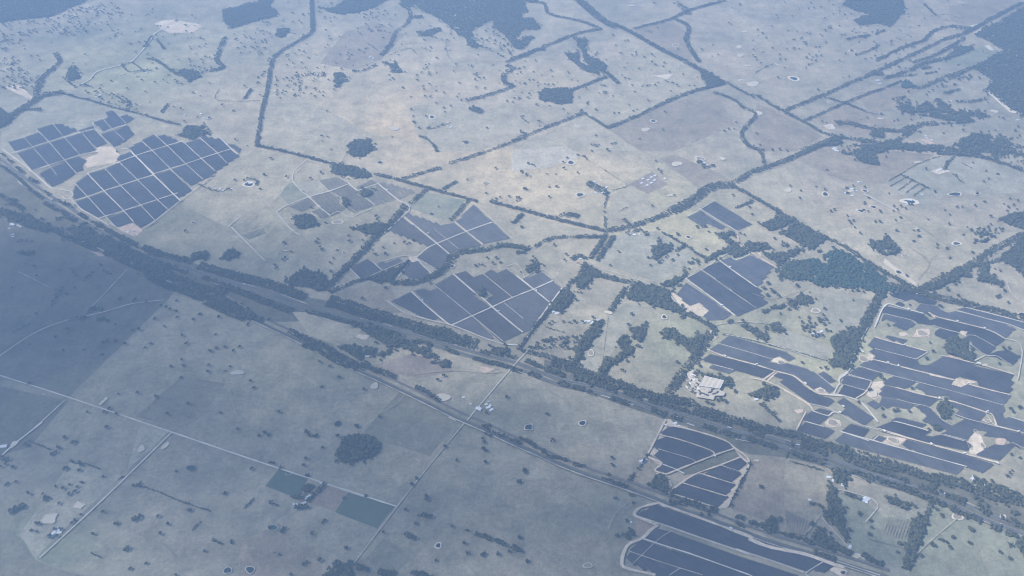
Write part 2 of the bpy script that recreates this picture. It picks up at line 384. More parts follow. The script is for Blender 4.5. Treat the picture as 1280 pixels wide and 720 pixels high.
for tint, s in [
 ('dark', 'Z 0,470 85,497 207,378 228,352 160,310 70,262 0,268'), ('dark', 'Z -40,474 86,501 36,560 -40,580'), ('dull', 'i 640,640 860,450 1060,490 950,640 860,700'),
 ('dull', 'Z 500,489 578,522 537,570 452,543'), ('teal', 'n 45,290 110,210 250,250 215,330 180,345'), ('brown', 'n 330,285 432,325 365,415 250,370'), ('teal', 'n 436,323 655,385 570,490 370,415'),
 ('dull', 'n 600,540 740,620 640,720 560,760 440,712'), ('mauve', 'c 460,612 690,500 960,430 1050,590 760,712 610,712'), ('straw', 'c 345,545 440,605 600,712 300,712 40,712 0,680 170,625'),
 ('mauve', 'g 690,65 770,50 1000,150 1035,180 930,190 890,210'), ('plough', 'g 550,190 660,130 735,190 640,235'), ('straw', 'g 470,240 560,200 690,300 880,200 870,240 700,320 560,380 440,400'),
 ('straw', 'g 20,330 430,425 230,430 90,490 0,480'), ('mauve', 'h 30,150 320,10 640,30 860,50 700,150 620,190 400,170 210,75'), ('pale', 'h 620,180 870,60 1060,65 1280,130 1280,230 900,240 800,300'),
 ('green', 'f 720,300 795,225 985,265 905,360 850,350'), ('pale', 'l 280,130 380,60 560,95 490,230 380,240'), ('pale', 'A 640,180 790,80 1160,220 1110,320 800,260'), ('pale', 'k 300,400 440,190 530,110 620,130 500,300 400,450'),
 ('pale', 'g 490,430 680,410 860,510 820,590 690,650 400,560'), ('mauve', 'c 570,145 750,95 830,160 850,290 800,280'), ('mauve', 'd 20,490 140,530 330,640 210,712 40,712 0,640'),
 ('straw', 'c 520,150 860,330 920,410 800,450 560,545 380,400 500,350'), ('straw', 'c 280,480 470,390 560,550 440,600 350,535'), ('green', 'L 90,185 230,110 360,235 190,295'), ('pale', 'L 245,130 440,100 520,185 380,235'),
 ('mauve', 'o 1120,160 1280,170 1280,490 1030,400'), ('dull', 'm 0,490 60,505 165,640 390,716 390,780 -40,780 -40,480'), ('mauve', 'n -80,560 110,470 330,640 300,780 -80,780'), ('pale', 'm 330,180 590,250 660,-10 800,30 200,600 170,640 90,520'), ('straw', 'f 0,20 160,60 240,80 60,300 -120,400 -320,300'), ('straw', 'b 10,690 60,420 300,500 560,640 420,720 380,790 100,720'), ('mauve', 'b 560,100 700,160 590,280 470,330 300,300 420,150'), ('straw', 'b 720,500 980,470 1040,540 1280,480 1280,620 1050,712 860,712 760,640'), ('pale', 'a 20,460 330,420 760,570 560,600 330,720 0,720'), ('straw', 'h 20,240 130,270 210,360 330,440 700,650 780,690 640,560 420,420 220,200 200,80 0,160'), ('straw', 'h 350,420 700,330 1000,400 1280,420 1010,570 800,680 690,640'), ('green', 'p 460,590 390,320 500,330 620,440 760,450 690,660'), 
 ('green', 'p 840,380 960,400 1280,540 1280,720 740,712'), 
 ('scrub', 'q 0,230 340,500 600,720 330,720 0,560'), ('scrub', 's 0,100 560,310 1280,560 1280,717 1000,717 600,470 0,290'), ('scrub', 't 0,40 400,120 1280,370 1280,480 880,390 590,300 200,180 0,170'),
 ('scrub', 'v 0,60 440,200 1280,440 1280,640 960,540 500,380 0,190'), ('scrub', 'w 0,180 640,370 1280,540 1280,717 860,600 500,560 0,370'), ('scrub', 'x 0,110 460,240 1280,470 1280,690 980,600 740,490 150,280 0,240'),
 ('mauve', 't 330,75 480,0 820,-20 900,200 740,190'), ('straw', 'j 170,150 340,160 500,230 480,260 390,310 250,260'), ('plough', 'j 560,400 720,350 900,380 930,430 760,460 600,430'),
 ('brown', 'Q 250,170 380,200 430,260 300,380 250,380'), ('mauve', 'P 60,480 190,330 250,410 310,450 180,530'), ('wash', 'g 0,30 250,10 330,60 180,110 0,130'),
 ('dull', 'e 1140,430 1240,395 1250,420 1170,450'), ('scrub', 'P 410,410 700,290 830,250 870,310 700,390 560,430 440,440'), ('straw', 'J 150,190 240,140 660,225 600,300 400,290 210,290'),
 ('mauve', 'd 270,570 450,490 620,560 780,560 500,640 400,600'), ('mauve', 'd 480,440 700,400 800,420 680,500 560,530'), ('green', 'd 860,290 1080,220 1180,240 1040,320'), ('mauve', 'V 690,50 850,20 1200,0 1200,80 900,200 700,170')]:
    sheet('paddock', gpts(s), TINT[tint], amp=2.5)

# ------------------------------------------------------------------ bare earth
for mat, s in [
 (SAND, 'a 728,112 760,98 830,93 955,120 915,152 800,158 760,135'), (SAND, 'I 935,450 1000,430 1120,430 1190,480 1210,530 1150,590 880,640 830,600 870,540 990,500 960,470'), (PINK, 'K 495,640 560,615 650,590 742,660 690,715 590,690'),
 (SAND, 'D 480,335 550,355 545,415 490,470 400,455 380,430 420,440 470,420'), (SAND, 'F 870,190 940,70 1060,60 1090,130 1030,220 960,260 890,220'), (SAND, 'F 430,500 470,460 590,465 600,530 520,545 450,540'),
 (SAND, 'x 340,20 500,40 440,95 330,65'), (SAND, 'G 710,690 760,560 800,535 860,600 890,700 850,800 740,790'), (PINK, 'G 985,640 1030,600 1110,600 1080,690 1010,690'), (PINK, 'B 1110,690 1180,640 1290,650 1290,760 1060,760'),
 (SAND, 'D 880,60 960,60 1000,90 960,115 890,100'), (SAND, 'G 530,95 575,20 830,50 720,95 650,125'), (SAND, 'P 308,30 360,30 420,95 330,90 270,130 330,165 230,190 215,240 260,260 205,310 290,350 270,372 190,315 185,290'),
 (SAND, 'P 830,250 935,350 770,690 690,700 690,690 770,610 755,600 830,510 805,495 870,430 850,410 915,360 880,320'), (SAND, 'O 40,570 70,575 150,640 195,620 260,670 225,700 130,690'), (SAND, 'O 480,350 620,415 640,440 600,410 520,380'),
 (PINK, 'r 710,280 760,285 840,320 800,325'), (SAND, 't 540,395 560,370 650,375 630,410 600,415'), (SAND, 't 0,335 90,345 160,395 110,400 30,360'), (PINK, 'j 1045,425 1060,405 1125,420 1080,445'), (CREAM, 'Q 430,255 445,240 455,275'),
 (SAND, 'R 860,580 960,640 985,680 970,715 930,715 830,660'), (SAND, 'Q 505,480 530,455 570,465 545,490'), (SAND, 'Q 980,650 1000,625 1050,640 1020,660'), (SAND, 'A 630,490 660,450 690,430 720,415 690,450 640,495'),
 (SAND, 'a 20,410 90,400 170,470 120,460'), (SAND, 'M 490,430 550,430 570,470 500,485'), (SAND, 'O 520,345 545,340 540,365'), (PINK, 'F 110,365 190,345 200,380 150,400'), (PINK, 'E 700,475 790,470 780,505 720,500'),
 (CREAM, 'p 450,600 530,620 490,635'), (SAND, 'h 840,130 880,110 935,130 880,145'), (SAND, 'W 40,280 100,270 120,305 70,300'), (PINK, 'W 640,370 690,360 740,410 700,400'), (CREAM, 'h 440,230 470,205 480,225'), (SAND, 'A 100,150 200,70 240,130 160,210'),
 (SAND, 'A 640,320 730,290 790,345 740,370'), (SAND, 'A 1010,560 1060,530 1120,590 1050,600'), (SAND, 'C 80,500 -10,440 40,430 110,490'), (SAND, 'E 390,60 430,20 550,50 500,110'), (PINK, 'E 170,370 420,430 560,470 400,400 300,360'),
 (CREAM, 'd 620,10 700,12 660,22'), (CREAM, 'c 655,355 760,350 730,375'), (CREAM, 'V 700,195 760,240 830,230 930,190 800,215'), (CREAM, 'V 880,260 940,230 970,250 890,280'), (CREAM, 'V 970,300 1100,270 1130,255 1050,300'), (CREAM, 'V 960,370 1000,360 1040,405 1010,405'),
 (CREAM, 'd 1100,430 1135,380 1145,390 1115,425 1230,520 1280,540 1215,530'), (CREAM, 'U 490,40 540,25 600,50 560,75 500,70'), (CREAM, 'h 625,540 780,660 770,670 620,560')]:
    sheet('bare_earth', gpts(s), mat, amp=3.5, step=18)

# ------------------------------------------------------------------ farm dams: a raised bank round a sheet of water
def dam(s, rx, ry, water='mud', bank=SAND, wb=1.35, label=None, squarish=False):
    u, v, _ = survey(s)[0]
    x, y = ground(u, v); a = rx * mpp(v); y1 = ground(u, v - ry)[1]; b = abs(y1 - y)
    n = 22; ph = rng.random() * 6
    ring = []
    for i in range(n):
        t = 2 * math.pi * i / n
        q = 1 + .13 * math.sin(2 * t + ph) + .09 * math.sin(3 * t + 2 * ph) + rng.uniform(-.05, .05)
        if squarish: q *= 1 / max(abs(math.cos(t)), abs(math.sin(t))) * .86
        ring.append((math.cos(t) * a * q, math.sin(t) * b * q))
    z = layer()
    V, F = [], []
    for k, (f, h) in enumerate(((1.0, .15), ((1 + wb) / 2, 1.8), (wb, 0))):
        f = f if k == 0 else (f if wb > 1.12 else 1 + (f - 1) * .7)
        V += [(p[0] * f, p[1] * f, h) for p in ring]
    for k in (0, 1):
        for i in range(n):
            j = (i + 1) % n; F.append((k * n + i, k * n + j, (k + 1) * n + j, (k + 1) * n + i)[::-1])
    o = link('farm_dam', mesh('farm_dam', V, F, bank), None, (x, y, z))
    tag(o, label, None, None, 'structure')
    wv = [(p[0] * 1.02, p[1] * 1.02, .35) for p in ring]
    link('water', mesh('water', wv, [tuple(range(n))], WATER[water]), o)
    return o
DAMS = [
 ('e 1172,190', 5, 3, 'dark', CREAM, 1.6), ('e 910,370', 1.8, 1.1, 'dark', CREAM, 1.7), ('b 650,605', 6.5, 2.5, 'milk', SAND, 1.15), ('b 828,552', 3.2, 1.8, 'dark', CREAM, 1.7), ('f 583,88', 3.2, 1.4, 'dark', CREAM, 1.3), ('f 1080,186', 3, 1.8, 'mud', CREAM, 1.4),
 ('L 590,433', 5.5, 2.7, 'mud', CREAM, 1.35), ('L 640,675', 1.6, 1, 'dark', CREAM, 2), ('c 770,214', 4, 2, 'mud', CREAM, 1.35), ('c 795,310', 3.2, 1.4, 'mud', CREAM, 1.4), ('c 665,571', 3.2, 1.4, 'dark', CREAM, 1.6), ('c 628,611', 5, 2.4, 'milk', CREAM, 1.15),
 ('c 1160,533', 4.5, 2.2, 'milk', CREAM, 1.15), ('c 1095,149', 4, 1, 'milk', CREAM, 1.2), ('c 1067,222', 3.6, 2, 'milk', CREAM, 1.15), ('c 1075,261', 4, 2.2, 'milk', CREAM, 1.15), ('c 1110,310', 3.2, 1.1, 'milk', CREAM, 1.2), ('c 1132,396', 7.5, 3, 'milk', SAND, 1.2),
 ('c 560,27', 4, 1, 'milk', CREAM, 1.2), ('d 197,371', 4.5, 2.1, 'dark', CREAM, 1.7), ('d 30,533', 4.5, 2.4, 'milk', CREAM, 1.2), ('d 470,241', 3, 1.2, 'dark', CREAM, 1.7), ('d 368,482', 3.6, 1.6, 'mud', CREAM, 1.3), ('d 1140,525', 4, 1.8, 'milk', CREAM, 1.2),
 ('h 168,218', 5, 2.4, 'milk', CREAM, 1.2), ('h 345,238', 3.6, 2.2, 'dark', CREAM, 1.6), ('h 512,316', 3.8, 1.5, 'dark', CREAM, 1.7), ('h 571,298', 3.2, 1.6, 'dark', CREAM, 1.7), ('h 531,222', 3, 1.4, 'dark', CREAM, 1.7), ('h 441,473', 3.2, 2.6, 'mud', CREAM, 1.4),
 ('h 720,527', 3.8, 1.6, 'mud', CREAM, 1.3), ('h 690,605', 3.8, 1.9, 'dark', CREAM, 1.7), ('h 962,470', 4, 2, 'dark', CREAM, 1.7), ('h 955,238', 8.5, 2, 'dark', CREAM, 1.35), ('h 1060,236', 3, 1.1, 'dark', CREAM, 1.6), ('h 742,272', 6.5, 2.6, 'dark', CREAM, 1.8),
 ('g 277,89', 4, 2, 'dark', CREAM, 1.8), ('g 320,241', 4, 2.4, 'dark', CREAM, 1.7), ('g 775,95', 6, 3, 'milk', CREAM, 1.15), ('g 743,243', 3, 1.3, 'milk', CREAM, 1.3), ('g 886,71', 5.5, 2.4, 'mud', CREAM, 1.4), ('g 991,70', 3.5, 1.8, 'milk', CREAM, 1.2),
 ('g 830,440', 3, 1.4, 'dark', CREAM, 1.7), ('k 456,153', 4.4, 2.4, 'milk', CREAM, 1.2), ('k 717,176', 3, 2, 'dark', CREAM, 1.7), ('k 372,345', 3.6, 3.2, 'mud', CREAM, 1.4), ('j 558,500', 5, 3.6, 'milk', CREAM, 1.2), ('j 882,553', 9, 4.6, 'milk', SAND, 1.15),
 ('i 1117,437', 7, 3.2, 'milk', CREAM, 1.2), ('i 1074,469', 1.4, .8, 'milk', CREAM, 1.2), ('T 1195,493', 4.4, 2.6, 'dark', CREAM, 1.5), ('T 917,655', 2, 1.2, 'dark', CREAM, 1.6), ('n 858,574', 3.4, 2.6, 'dark', CREAM, 1.75), ('n 80,490', 5.6, 3.8, 'teal', CREAM, 1.25),
 ('n 155,233', 4, 2.2, 'teal', CREAM, 1.3), ('n 235,248', 2.4, 1.2, 'teal', CREAM, 1.4), ('m 665,119', 4.8, 4, 'milk', CREAM, 1.15), ('m 66,96', 4.5, 3, 'milk', CREAM, 1.15), ('m 900,210', 5.4, 3.6, 'dark', TINT['dull'], 1.2), ('m 1072,691', 4.6, 4.2, 'dark', CREAM, 1.3),
 ('m 1178,688', 5.4, 4.2, 'dark', CREAM, 1.3), ('m 830,224', 2, 1.2, 'dark', TINT['dull'], 1.3), ('j 385,678', 4.6, 3, 'dark', TINT['dull'], 1.2), ('p 966,438', 6.4, 3, 'mud', CREAM, 1.5), ('F 518,500', 7.2, 3.4, 'mud', CREAM, 1.3), ('x 405,56', 6, 3, 'mud', CREAM, 1.3),
 ('G 797,560', 2, 2.7, 'mud', CREAM, 1.4), ('G 866,700', 3, 2.7, 'mud', CREAM, 1.4), ('G 735,700', 2.2, 4, 'mud', CREAM, 1.3), ('G 912,453', 4.2, 1.7, 'mud', CREAM, 1.5), ('G 1235,320', 2.2, 1.8, 'dark', TINT['scrub'], 1.4), ('D 418,415', 5.6, 3.2, 'mud', CREAM, 1.35),
 ('D 1195,75', 6.8, 3.4, 'mud', CREAM, 1.35), ('l 300,146', 5.4, 2.2, 'mud', CREAM, 1.45), ('o 356,668', 6.2, 2.7, 'mud', CREAM, 1.35), ('P 322,510', 5.6, 5.2, 'mud', SAND, 1.15), ('A 745,343', 4, 2.2, 'mud', CREAM, 1.4), ('F 950,192', 5.6, 4.2, 'milk', SAND, 1.2),
 ('F 395,160', 3.8, 2.2, 'mud', CREAM, 1.5), ('C 1250,465', 3.6, 3, 'dark', CREAM, 1.5), ('M 825,510', 2.4, 1.8, 'dark', CREAM, 1.7), ('R 950,685', 3.4, 2, 'dark', SAND, 1.6), ('e 860,560', .8, .5, 'mud', CREAM, 1.3), ('d 600,560', 2.4, 1, 'milk', CREAM, 1.3), ('s 1130,155', 2.6, .8, 'milk', CREAM, 1.3),
 ('h 770,402', 3, .8, 'milk', CREAM, 1.3), ('h 780,88', 5, 1.6, 'milk', CREAM, 1.2), ('V 375,212', 2.5, 1.5, 'mud', CREAM, 1.4), ('V 1095,180', 3.4, 1.4, 'milk', CREAM, 1.2), ('p 1180,440', 3, 1.8, 'mud', CREAM, 1.4), ('p 20,175', 3, 1.6, 'milk', CREAM, 1.2)]
for d in DAMS: dam(d[0], d[1] * .9, d[2] * .9, *d[3:])
dam('T 717,531', 5, 3.2, 'dark', CREAM, 1.3, None, True)
dam('m 233,448', 8.5, 5.2, 'milk', CREAM, 1.3, None, True)
for s in ('i 465,588 500,552 508,560 478,590', 'm 755,118 765,105 790,85 798,95 785,112 765,124', 'm 345,392 365,365 402,383 380,402', 'm 45,115 75,85 95,72 85,92 55,118'):
    sheet('clay_pan', gpts(s), CREAM, amp=1.2, step=10)

# ------------------------------------------------------------------ roads, railway, tracks
HWY = [(97, 270), (135, 291), (162, 307), (200, 324), (235, 336), (280, 353), (340, 370), (405, 393), (470, 408), (500, 417), (590, 443), (640, 456), (700, 478), (745, 487), (790, 500), (815, 509), (870, 527),
       (920, 543), (955, 549), (1000, 563), (1055, 584), (1100, 600), (1140, 611), (1175, 621), (1230, 645), (1300, 672), (1400, 710)]
HG = smooth_line([ground(-30, 178), ground(30, 226)] + [ground(*p) for p in HWY])
for off in (16, -16):
    strip('verge', side(HG, off), 22, TINT['scrub'], smooth=False, wob=.1)
    z = layer()
    strip('road', side(HG, off), 12, ASPHALT, 'one carriageway of the dual highway through the belts', smooth=False, wob=0, z=z)
    for e in (-5.2, 5.2): strip('edge_line', side(HG, off + e), .35, PAINT, smooth=False, wob=0, z=z + .05)
def broken(P, wd, mat, lo, hi, gap):
    i = rng.randint(0, gap)
    while i < len(P) - 3:
        n = rng.randint(lo, hi); strip('gravel_shoulder', P[i:i + n], wd, mat, smooth=False, wob=.6); i += n + rng.randint(2, gap)
HF = resample(HG, 15)
broken(side(HF, 28), 4, TINT['straw'], 4, 18, 26); broken(side(HF, -30), 3.5, GRAVEL, 3, 12, 34)
SW = [(-30, 248), (0, 265), (67, 288), (110, 304), (160, 326), (200, 346), (250, 369), (300, 393), (360, 421), (400, 441), (440, 461), (480, 479), (530, 503), (570, 523), (600, 536), (640, 555), (670, 568), (700, 582), (740, 597), (790, 614),
      (825, 627), (860, 641), (900, 655), (950, 674), (1000, 690), (1060, 708), (1110, 724)]
SG = smooth_line([ground(*p) for p in SW])
strip('verge', SG, 26, TINT['scrub'], smooth=False, wob=.15)
strip('gravel_shoulder', side(SG, -7), 4.5, TINT['wash'], smooth=False, wob=.6)
strip('road', SG, 9, ASPHALT, 'country road beside the railway', smooth=False, wob=0)
RG = side(SG, 38)
strip('ballast', RG, 11, BALLAST, smooth=False, wob=.1, kind='structure')
zr = layer() + .25
for e in (-.75, .75): strip('rail', side(RG, e), .18, STEEL, smooth=False, wob=0, z=zr)
for wd, mat, s in [
 (7, PALEROAD, 'Z -40,458 0,470 85,497 215,541 345,585 496,634'), (8, GRAVEL, 'Z 215,541 130,624 50,698'), (6, TINT['wash'], 'Z 580,530 537,582 497,633 440,708 420,735'), (7, GRAVEL, 'Z 664,434 640,460 610,495 584,526'),
 (8, PALEROAD, 'm 200,-5 110,65 60,105 0,160'), (6, GRAVEL, 'i 305,570 150,712'), (8, GRAVEL, 'i 0,360 150,260 290,200 480,155 620,115 770,97'), (5, GRAVEL, 'i 430,130 480,80 545,10'), (5, GRAVEL, 'r 1020,430 900,560 750,717'), (4, GRAVEL, 'r 150,450 390,570'),
 (11, PALEROAD, 'a 340,415 390,395 430,370 450,345 500,325 580,305 620,290 660,250 700,205 730,160 790,125'), (5, GRAVEL, 'h 210,75 400,170 460,205'), (11, PALEROAD, 'h 525,238 600,275 685,320'), (6, GRAVEL, 'l 1200,10 1215,60 1270,110'),
 (7, GRAVEL, 'g 375,560 430,590 560,630 690,680 745,700'), (6, GRAVEL, 'k 740,60 760,95 830,145'), (12, PINK, 'O 410,220 422,290 450,320 500,350 600,410 640,430'), (9, SAND, 'O 45,560 70,600 130,660'),
 (6, GRAVEL, 'S 310,372 400,385 540,425 640,460 690,520 660,570 580,665'), (5, GRAVEL, 'p 325,440 460,590'), (8, PALEROAD, 'p 455,600 530,640'), (14, SAND, 'Q 450,70 700,160 1000,270 1280,375 '), (16, SAND, 'R 110,385 300,460 600,520 860,610 960,640'), (6, GRAVEL, 'R 860,575 1000,620 1280,711'),
 (5, CREAM, 'j 905,648 940,665'), (9, PALEROAD, 'q 20,110 90,160 180,225 260,290 340,360 410,420 500,435 565,448 585,475 560,500 520,505 500,485'), (7, PALEROAD, 'q 565,500 640,580 740,640 870,717'), (7, GRAVEL, 'K 430,600 640,710 690,720'),
 (8, PALEROAD, 'e 1130,345 1075,392'), (7, PALEROAD, 'e 1090,395 1150,455 1250,555'), (3, GRAVEL, 'e 1120,430 1240,395'), (6, GRAVEL, 'f 240,75 180,130 175,180'), (4, GRAVEL, 'f 40,265 120,360 200,430'), (7, PALEROAD, 'L 100,355 200,480 290,545'), (7, PALEROAD, 'L 100,355 190,300 365,235 540,185 670,135'),
 (7, PALEROAD, 'L 230,110 300,190 365,240 440,315 530,385'), (7, PALEROAD, 'L 675,125 750,190'), (7, PALEROAD, 'L 755,185 910,130'), (7, PALEROAD, 'L 910,125 985,190 1080,265 1140,290 1165,335 1110,390 960,530'), (5, GRAVEL, 'L 820,245 890,305'), (6, GRAVEL, 'L 530,385 600,355 690,400 760,370 860,330'), (3, GRAVEL, 'L 440,110 590,250 740,360'), (3, GRAVEL, 'L 80,190 190,295'),
 (8, PALEROAD, 'M 455,135 705,335 800,415'), (8, PALEROAD, 'M 550,445 630,375 710,335 930,245 1125,175'), (7, PALEROAD, 'M 845,170 935,245 1060,345'), (7, PALEROAD, 'M 550,445 600,500 665,565'), (3, GRAVEL, 'M 690,230 870,375'), (6, GRAVEL, 'M 300,470 420,435 500,430 550,445'), (6, GRAVEL, 'M 130,610 290,545 420,490 500,460'), (5, GRAVEL, 'M 40,520 135,615'), (5, GRAVEL, 'M 200,460 295,545'), (5, GRAVEL, 'M 560,450 690,525'), (6, GRAVEL, 'M 500,480 440,560 410,590'), (5, GRAVEL, 'M 1000,30 1280,300'),
 (8, PALEROAD, 'N 190,195 300,300 440,415 480,430'), (8, PALEROAD, 'N 480,72 620,195 700,255 800,345 965,480'), (7, PALEROAD, 'N 470,430 750,305 900,235 1040,180 1175,120'), (8, PALEROAD, 'N 920,85 1040,180 1150,270'), (4, GRAVEL, 'N 350,150 600,355 830,545'), (4, GRAVEL, 'N 690,75 890,235 '), (4, GRAVEL, 'N 835,275 970,385'), (5, GRAVEL, 'N 960,105 1110,45 1245,165'), (6, GRAVEL, 'N 850,20 930,10 980,100'), (10, GRAVEL, 'N 20,260 140,340 300,390 480,435 700,520 830,560 950,570'),
 (8, PALEROAD, 'N 1240,170 1150,290 1050,430 960,570'), (7, PALEROAD, 'O 195,95 310,165 410,225'), (8, PALEROAD, 'O 120,490 270,600 400,700'), (7, PALEROAD, 'O 310,390 420,470 520,540'), (3, GRAVEL, 'O 210,440 360,550 520,658'), (5, GRAVEL, 'O 115,495 230,430 360,350 400,385 490,350'), (5, GRAVEL, 'O 130,140 205,100 285,50'), (6, GRAVEL, 'k 945,215 1100,200 1280,220'),
 (9, SAND, 'A 150,240 300,300 540,365 700,415 840,455 930,520 1030,590 1120,605 1230,615'), (4, GRAVEL, 'A 250,195 440,250 670,320'), (5, GRAVEL, 'A 210,365 360,405'), (8, SAND, 'A 500,470 600,490 680,520 790,575 900,640 970,690'), (8, SAND, 'A 600,485 690,420'), (4, GRAVEL, 'A 1040,445 1170,550'), (5, GRAVEL, 'A 290,120 450,150 650,200 850,260 980,310'),
 (8, PALEROAD, 'F 590,100 590,40 640,0 680,-30'), (7, PALEROAD, 'F 525,205 560,130 590,90'), (8, PALEROAD, 'F 480,210 560,205 650,225 760,260 850,320 1000,500'), (8, SAND, 'F 0,160 120,230 260,310 310,385'), (6, PALEROAD, 'F 310,385 460,430 520,395 590,400'), (5, GRAVEL, 'F 250,300 430,340 560,400 620,430 760,510 960,570 1060,600 1280,665'), (5, GRAVEL, 'F 640,100 870,165'), (5, GRAVEL, 'F 230,495 420,550'), (6, PALEROAD, 'F 620,605 900,700'), (5, GRAVEL, 'F 690,5 930,60'), (6, SAND, 'F 930,70 870,175 760,250'), (5, GRAVEL, 'F 950,690 1000,645 '), (5, GRAVEL, 'F 1160,490 1280,520'),
 (6, SAND, 'F 120,600 230,390'), (8, PALEROAD, 'B 560,640 640,440 700,350 770,330 1000,400 1210,455'), (8, SAND, 'C 0,440 120,500 380,565 740,655 900,720'), (8, SAND, 'E 860,60 1010,150'), (5, GRAVEL, 'B 690,455 830,490 1050,545 1120,590'), (5, GRAVEL, 'C 60,610 230,665 410,710'), (7, PALEROAD, 'B 900,148 1010,160 1190,210'), (7, PALEROAD, 'C 500,375 760,440 1070,520 1280,575'), (6, PALEROAD, 'C 370,420 540,460 800,530 1070,600 1271,680'), (5, GRAVEL, 'B 820,250 950,290'),
 (8, SAND, 'D 570,130 720,180 960,240 1260,320'), (8, SAND, 'E 170,375 340,410 560,465 660,487 850,540 1130,625'), (5, GRAVEL, 'D 560,285 800,345 1110,425'), (5, GRAVEL, 'D 1110,425 1260,330'), (8, SAND, 'D 545,430 730,475 870,515 1271,615'), (8, SAND, 'E 0,615 340,695'), (8, SAND, 'G 330,-5 570,50'), (8, SAND, 'G 715,90 900,140 1130,195'), (4, GRAVEL, 'D 370,520 600,590 1080,715'), (4, GRAVEL, 'G 180,60 540,155 830,235 1070,300'), (5, GRAVEL, 'D 205,620 510,710'), (6, PALEROAD, 'D 470,0 380,170 300,350 240,490 250,520 220,570'), (7, PALEROAD, 'D 220,575 100,660 80,717'),
 (8, SAND, 'G 0,125 200,180 430,235 600,275 890,370 960,400 1000,510'), (8, SAND, 'G 1000,510 1280,580'), (5, GRAVEL, 'G 890,375 960,480 1010,515'), (4, GRAVEL, 'G 0,240 170,285 310,315 410,380 460,450 560,505'), (4, GRAVEL, 'G 590,395 700,435 810,465 1000,515'), (8, SAND, 'G 0,595 120,630 350,695 470,730'), (8, SAND, 'H 590,125 750,168 940,222 1125,272'), (6, PALEROAD, 'G 0,465 250,535 310,560'), (5, GRAVEL, 'G 430,590 680,660'), (5, GRAVEL, 'H 820,110 950,145'), (5, PALEROAD, 'G 1140,420 1280,465'), (5, GRAVEL, 'G 1150,670 1280,735'), (6, SAND, 'H 440,75 600,125'),
 (6, PALEROAD, 'H 230,95 540,180 750,240 950,295'), (4, GRAVEL, 'E 480,110 600,110 690,150 870,250'), (5, GRAVEL, 'E 500,180 640,290 760,370 900,385 1000,440 1100,505'), (6, GRAVEL, 'E 600,450 760,370'), (7, GRAVEL, 'E 1010,150 1180,200 1240,330 1200,600 1180,700'),
 (7, SAND, 'P 245,145 400,180 640,262 680,305'), (4, GRAVEL, 'P 255,255 490,325 540,355'), (8, SAND, 'P 240,440 320,440 400,410 680,300 830,250'), (8, SAND, 'P 335,580 440,500 540,440 720,375 870,315'), (6, SAND, 'P 560,435 820,515'), (6, SAND, 'P 440,510 770,610'), (6, PALEROAD, 'P 290,370 380,405 450,440'), (4, GRAVEL, 'P 720,375 870,425'), (8, SAND, 'P 330,580 520,640 690,695'), (10, SAND, 'P 345,80 480,105 740,185 830,250 935,350 850,520 770,690'), (9, SAND, 'P 310,35 210,230 180,310 280,360 230,415 320,445'),
 (12, SAND, 'Q 450,70 380,85 280,115 235,160 250,190 400,255 440,265 380,310 300,385 170,450 120,610 200,660 420,711'), (7, PALEROAD, 'Q 300,385 530,460 720,520 1030,630 1280,720'), (4, GRAVEL, 'Q 190,500 420,580 640,650 840,711'), (4, GRAVEL, 'Q 640,650 540,715'), (3, GRAVEL, 'Q 560,320 440,400 220,610'), (8, GRAVEL, 'Q 240,185 520,275 760,360 1280,540'), (8, GRAVEL, 'R 0,480 330,590 600,690'), (5, GRAVEL, 'R 770,595 620,690 640,720'),
 (7, PALEROAD, 'I 105,505 320,440 490,385 660,335 830,285 940,258'), (7, PALEROAD, 'I 325,675 480,625 650,570 800,520 900,495 1000,480'), (7, PALEROAD, 'I 930,190 960,255 1030,290 1100,265 1260,215'), (5, GRAVEL, 'I 95,385 380,285'), (4, GRAVEL, 'I 240,340 325,435 490,620 570,717'), (5, GRAVEL, 'I 365,260 490,385 650,570 770,705'), (4, GRAVEL, 'I 530,205 640,335 800,515'), (4, GRAVEL, 'I 825,300 960,460'), (5, GRAVEL, 'I 945,260 1130,430'), (4, GRAVEL, 'I 1030,150 1110,245 1250,370'), (4, GRAVEL, 'I 1130,65 1265,205'), (5, GRAVEL, 'I 160,490 320,675'),
 (9, PALEROAD, 'J 90,430 165,435 220,495 395,665'), (9, PALEROAD, 'K 705,0 845,150 1030,330 1100,395'), (8, PALEROAD, 'K 225,130 380,80 520,28'), (8, PALEROAD, 'J -10,580 80,548 220,495 380,442 520,400 655,357'), (8, PALEROAD, 'K 90,390 230,350 380,297 540,245 700,192 845,148'), (8, PALEROAD, 'J 395,665 550,615 700,568 840,520 990,470 1120,430'), (7, PALEROAD, 'K 330,555 560,485 720,432 880,380 1070,318'), (5, GRAVEL, 'K 105,225 235,365 400,545 490,638'), (6, PALEROAD, 'K 225,135 375,295 560,482 655,590'), (5, GRAVEL, 'K 388,88 530,245 720,432 855,575'), (5, GRAVEL, 'K 522,28 690,193 880,380 970,470'), (5, GRAVEL, 'J 278,352 380,445 545,612 655,720'), (5, GRAVEL, 'J 400,292 520,400 690,566 855,715'), (6, GRAVEL, 'J 655,350 840,520 970,640'), (5, GRAVEL, 'J 825,322 990,470 1078,560'), (8, PALEROAD, 'J 1010,322 1120,430 1180,482'), (7, GRAVEL, 'K 1280,245 1100,385 980,480 860,575 730,660')]:
    strip('track', gpts(s), wd * (.86 if mat in (PALEROAD, SAND) else .68), mat, smooth=True, wob=.3)

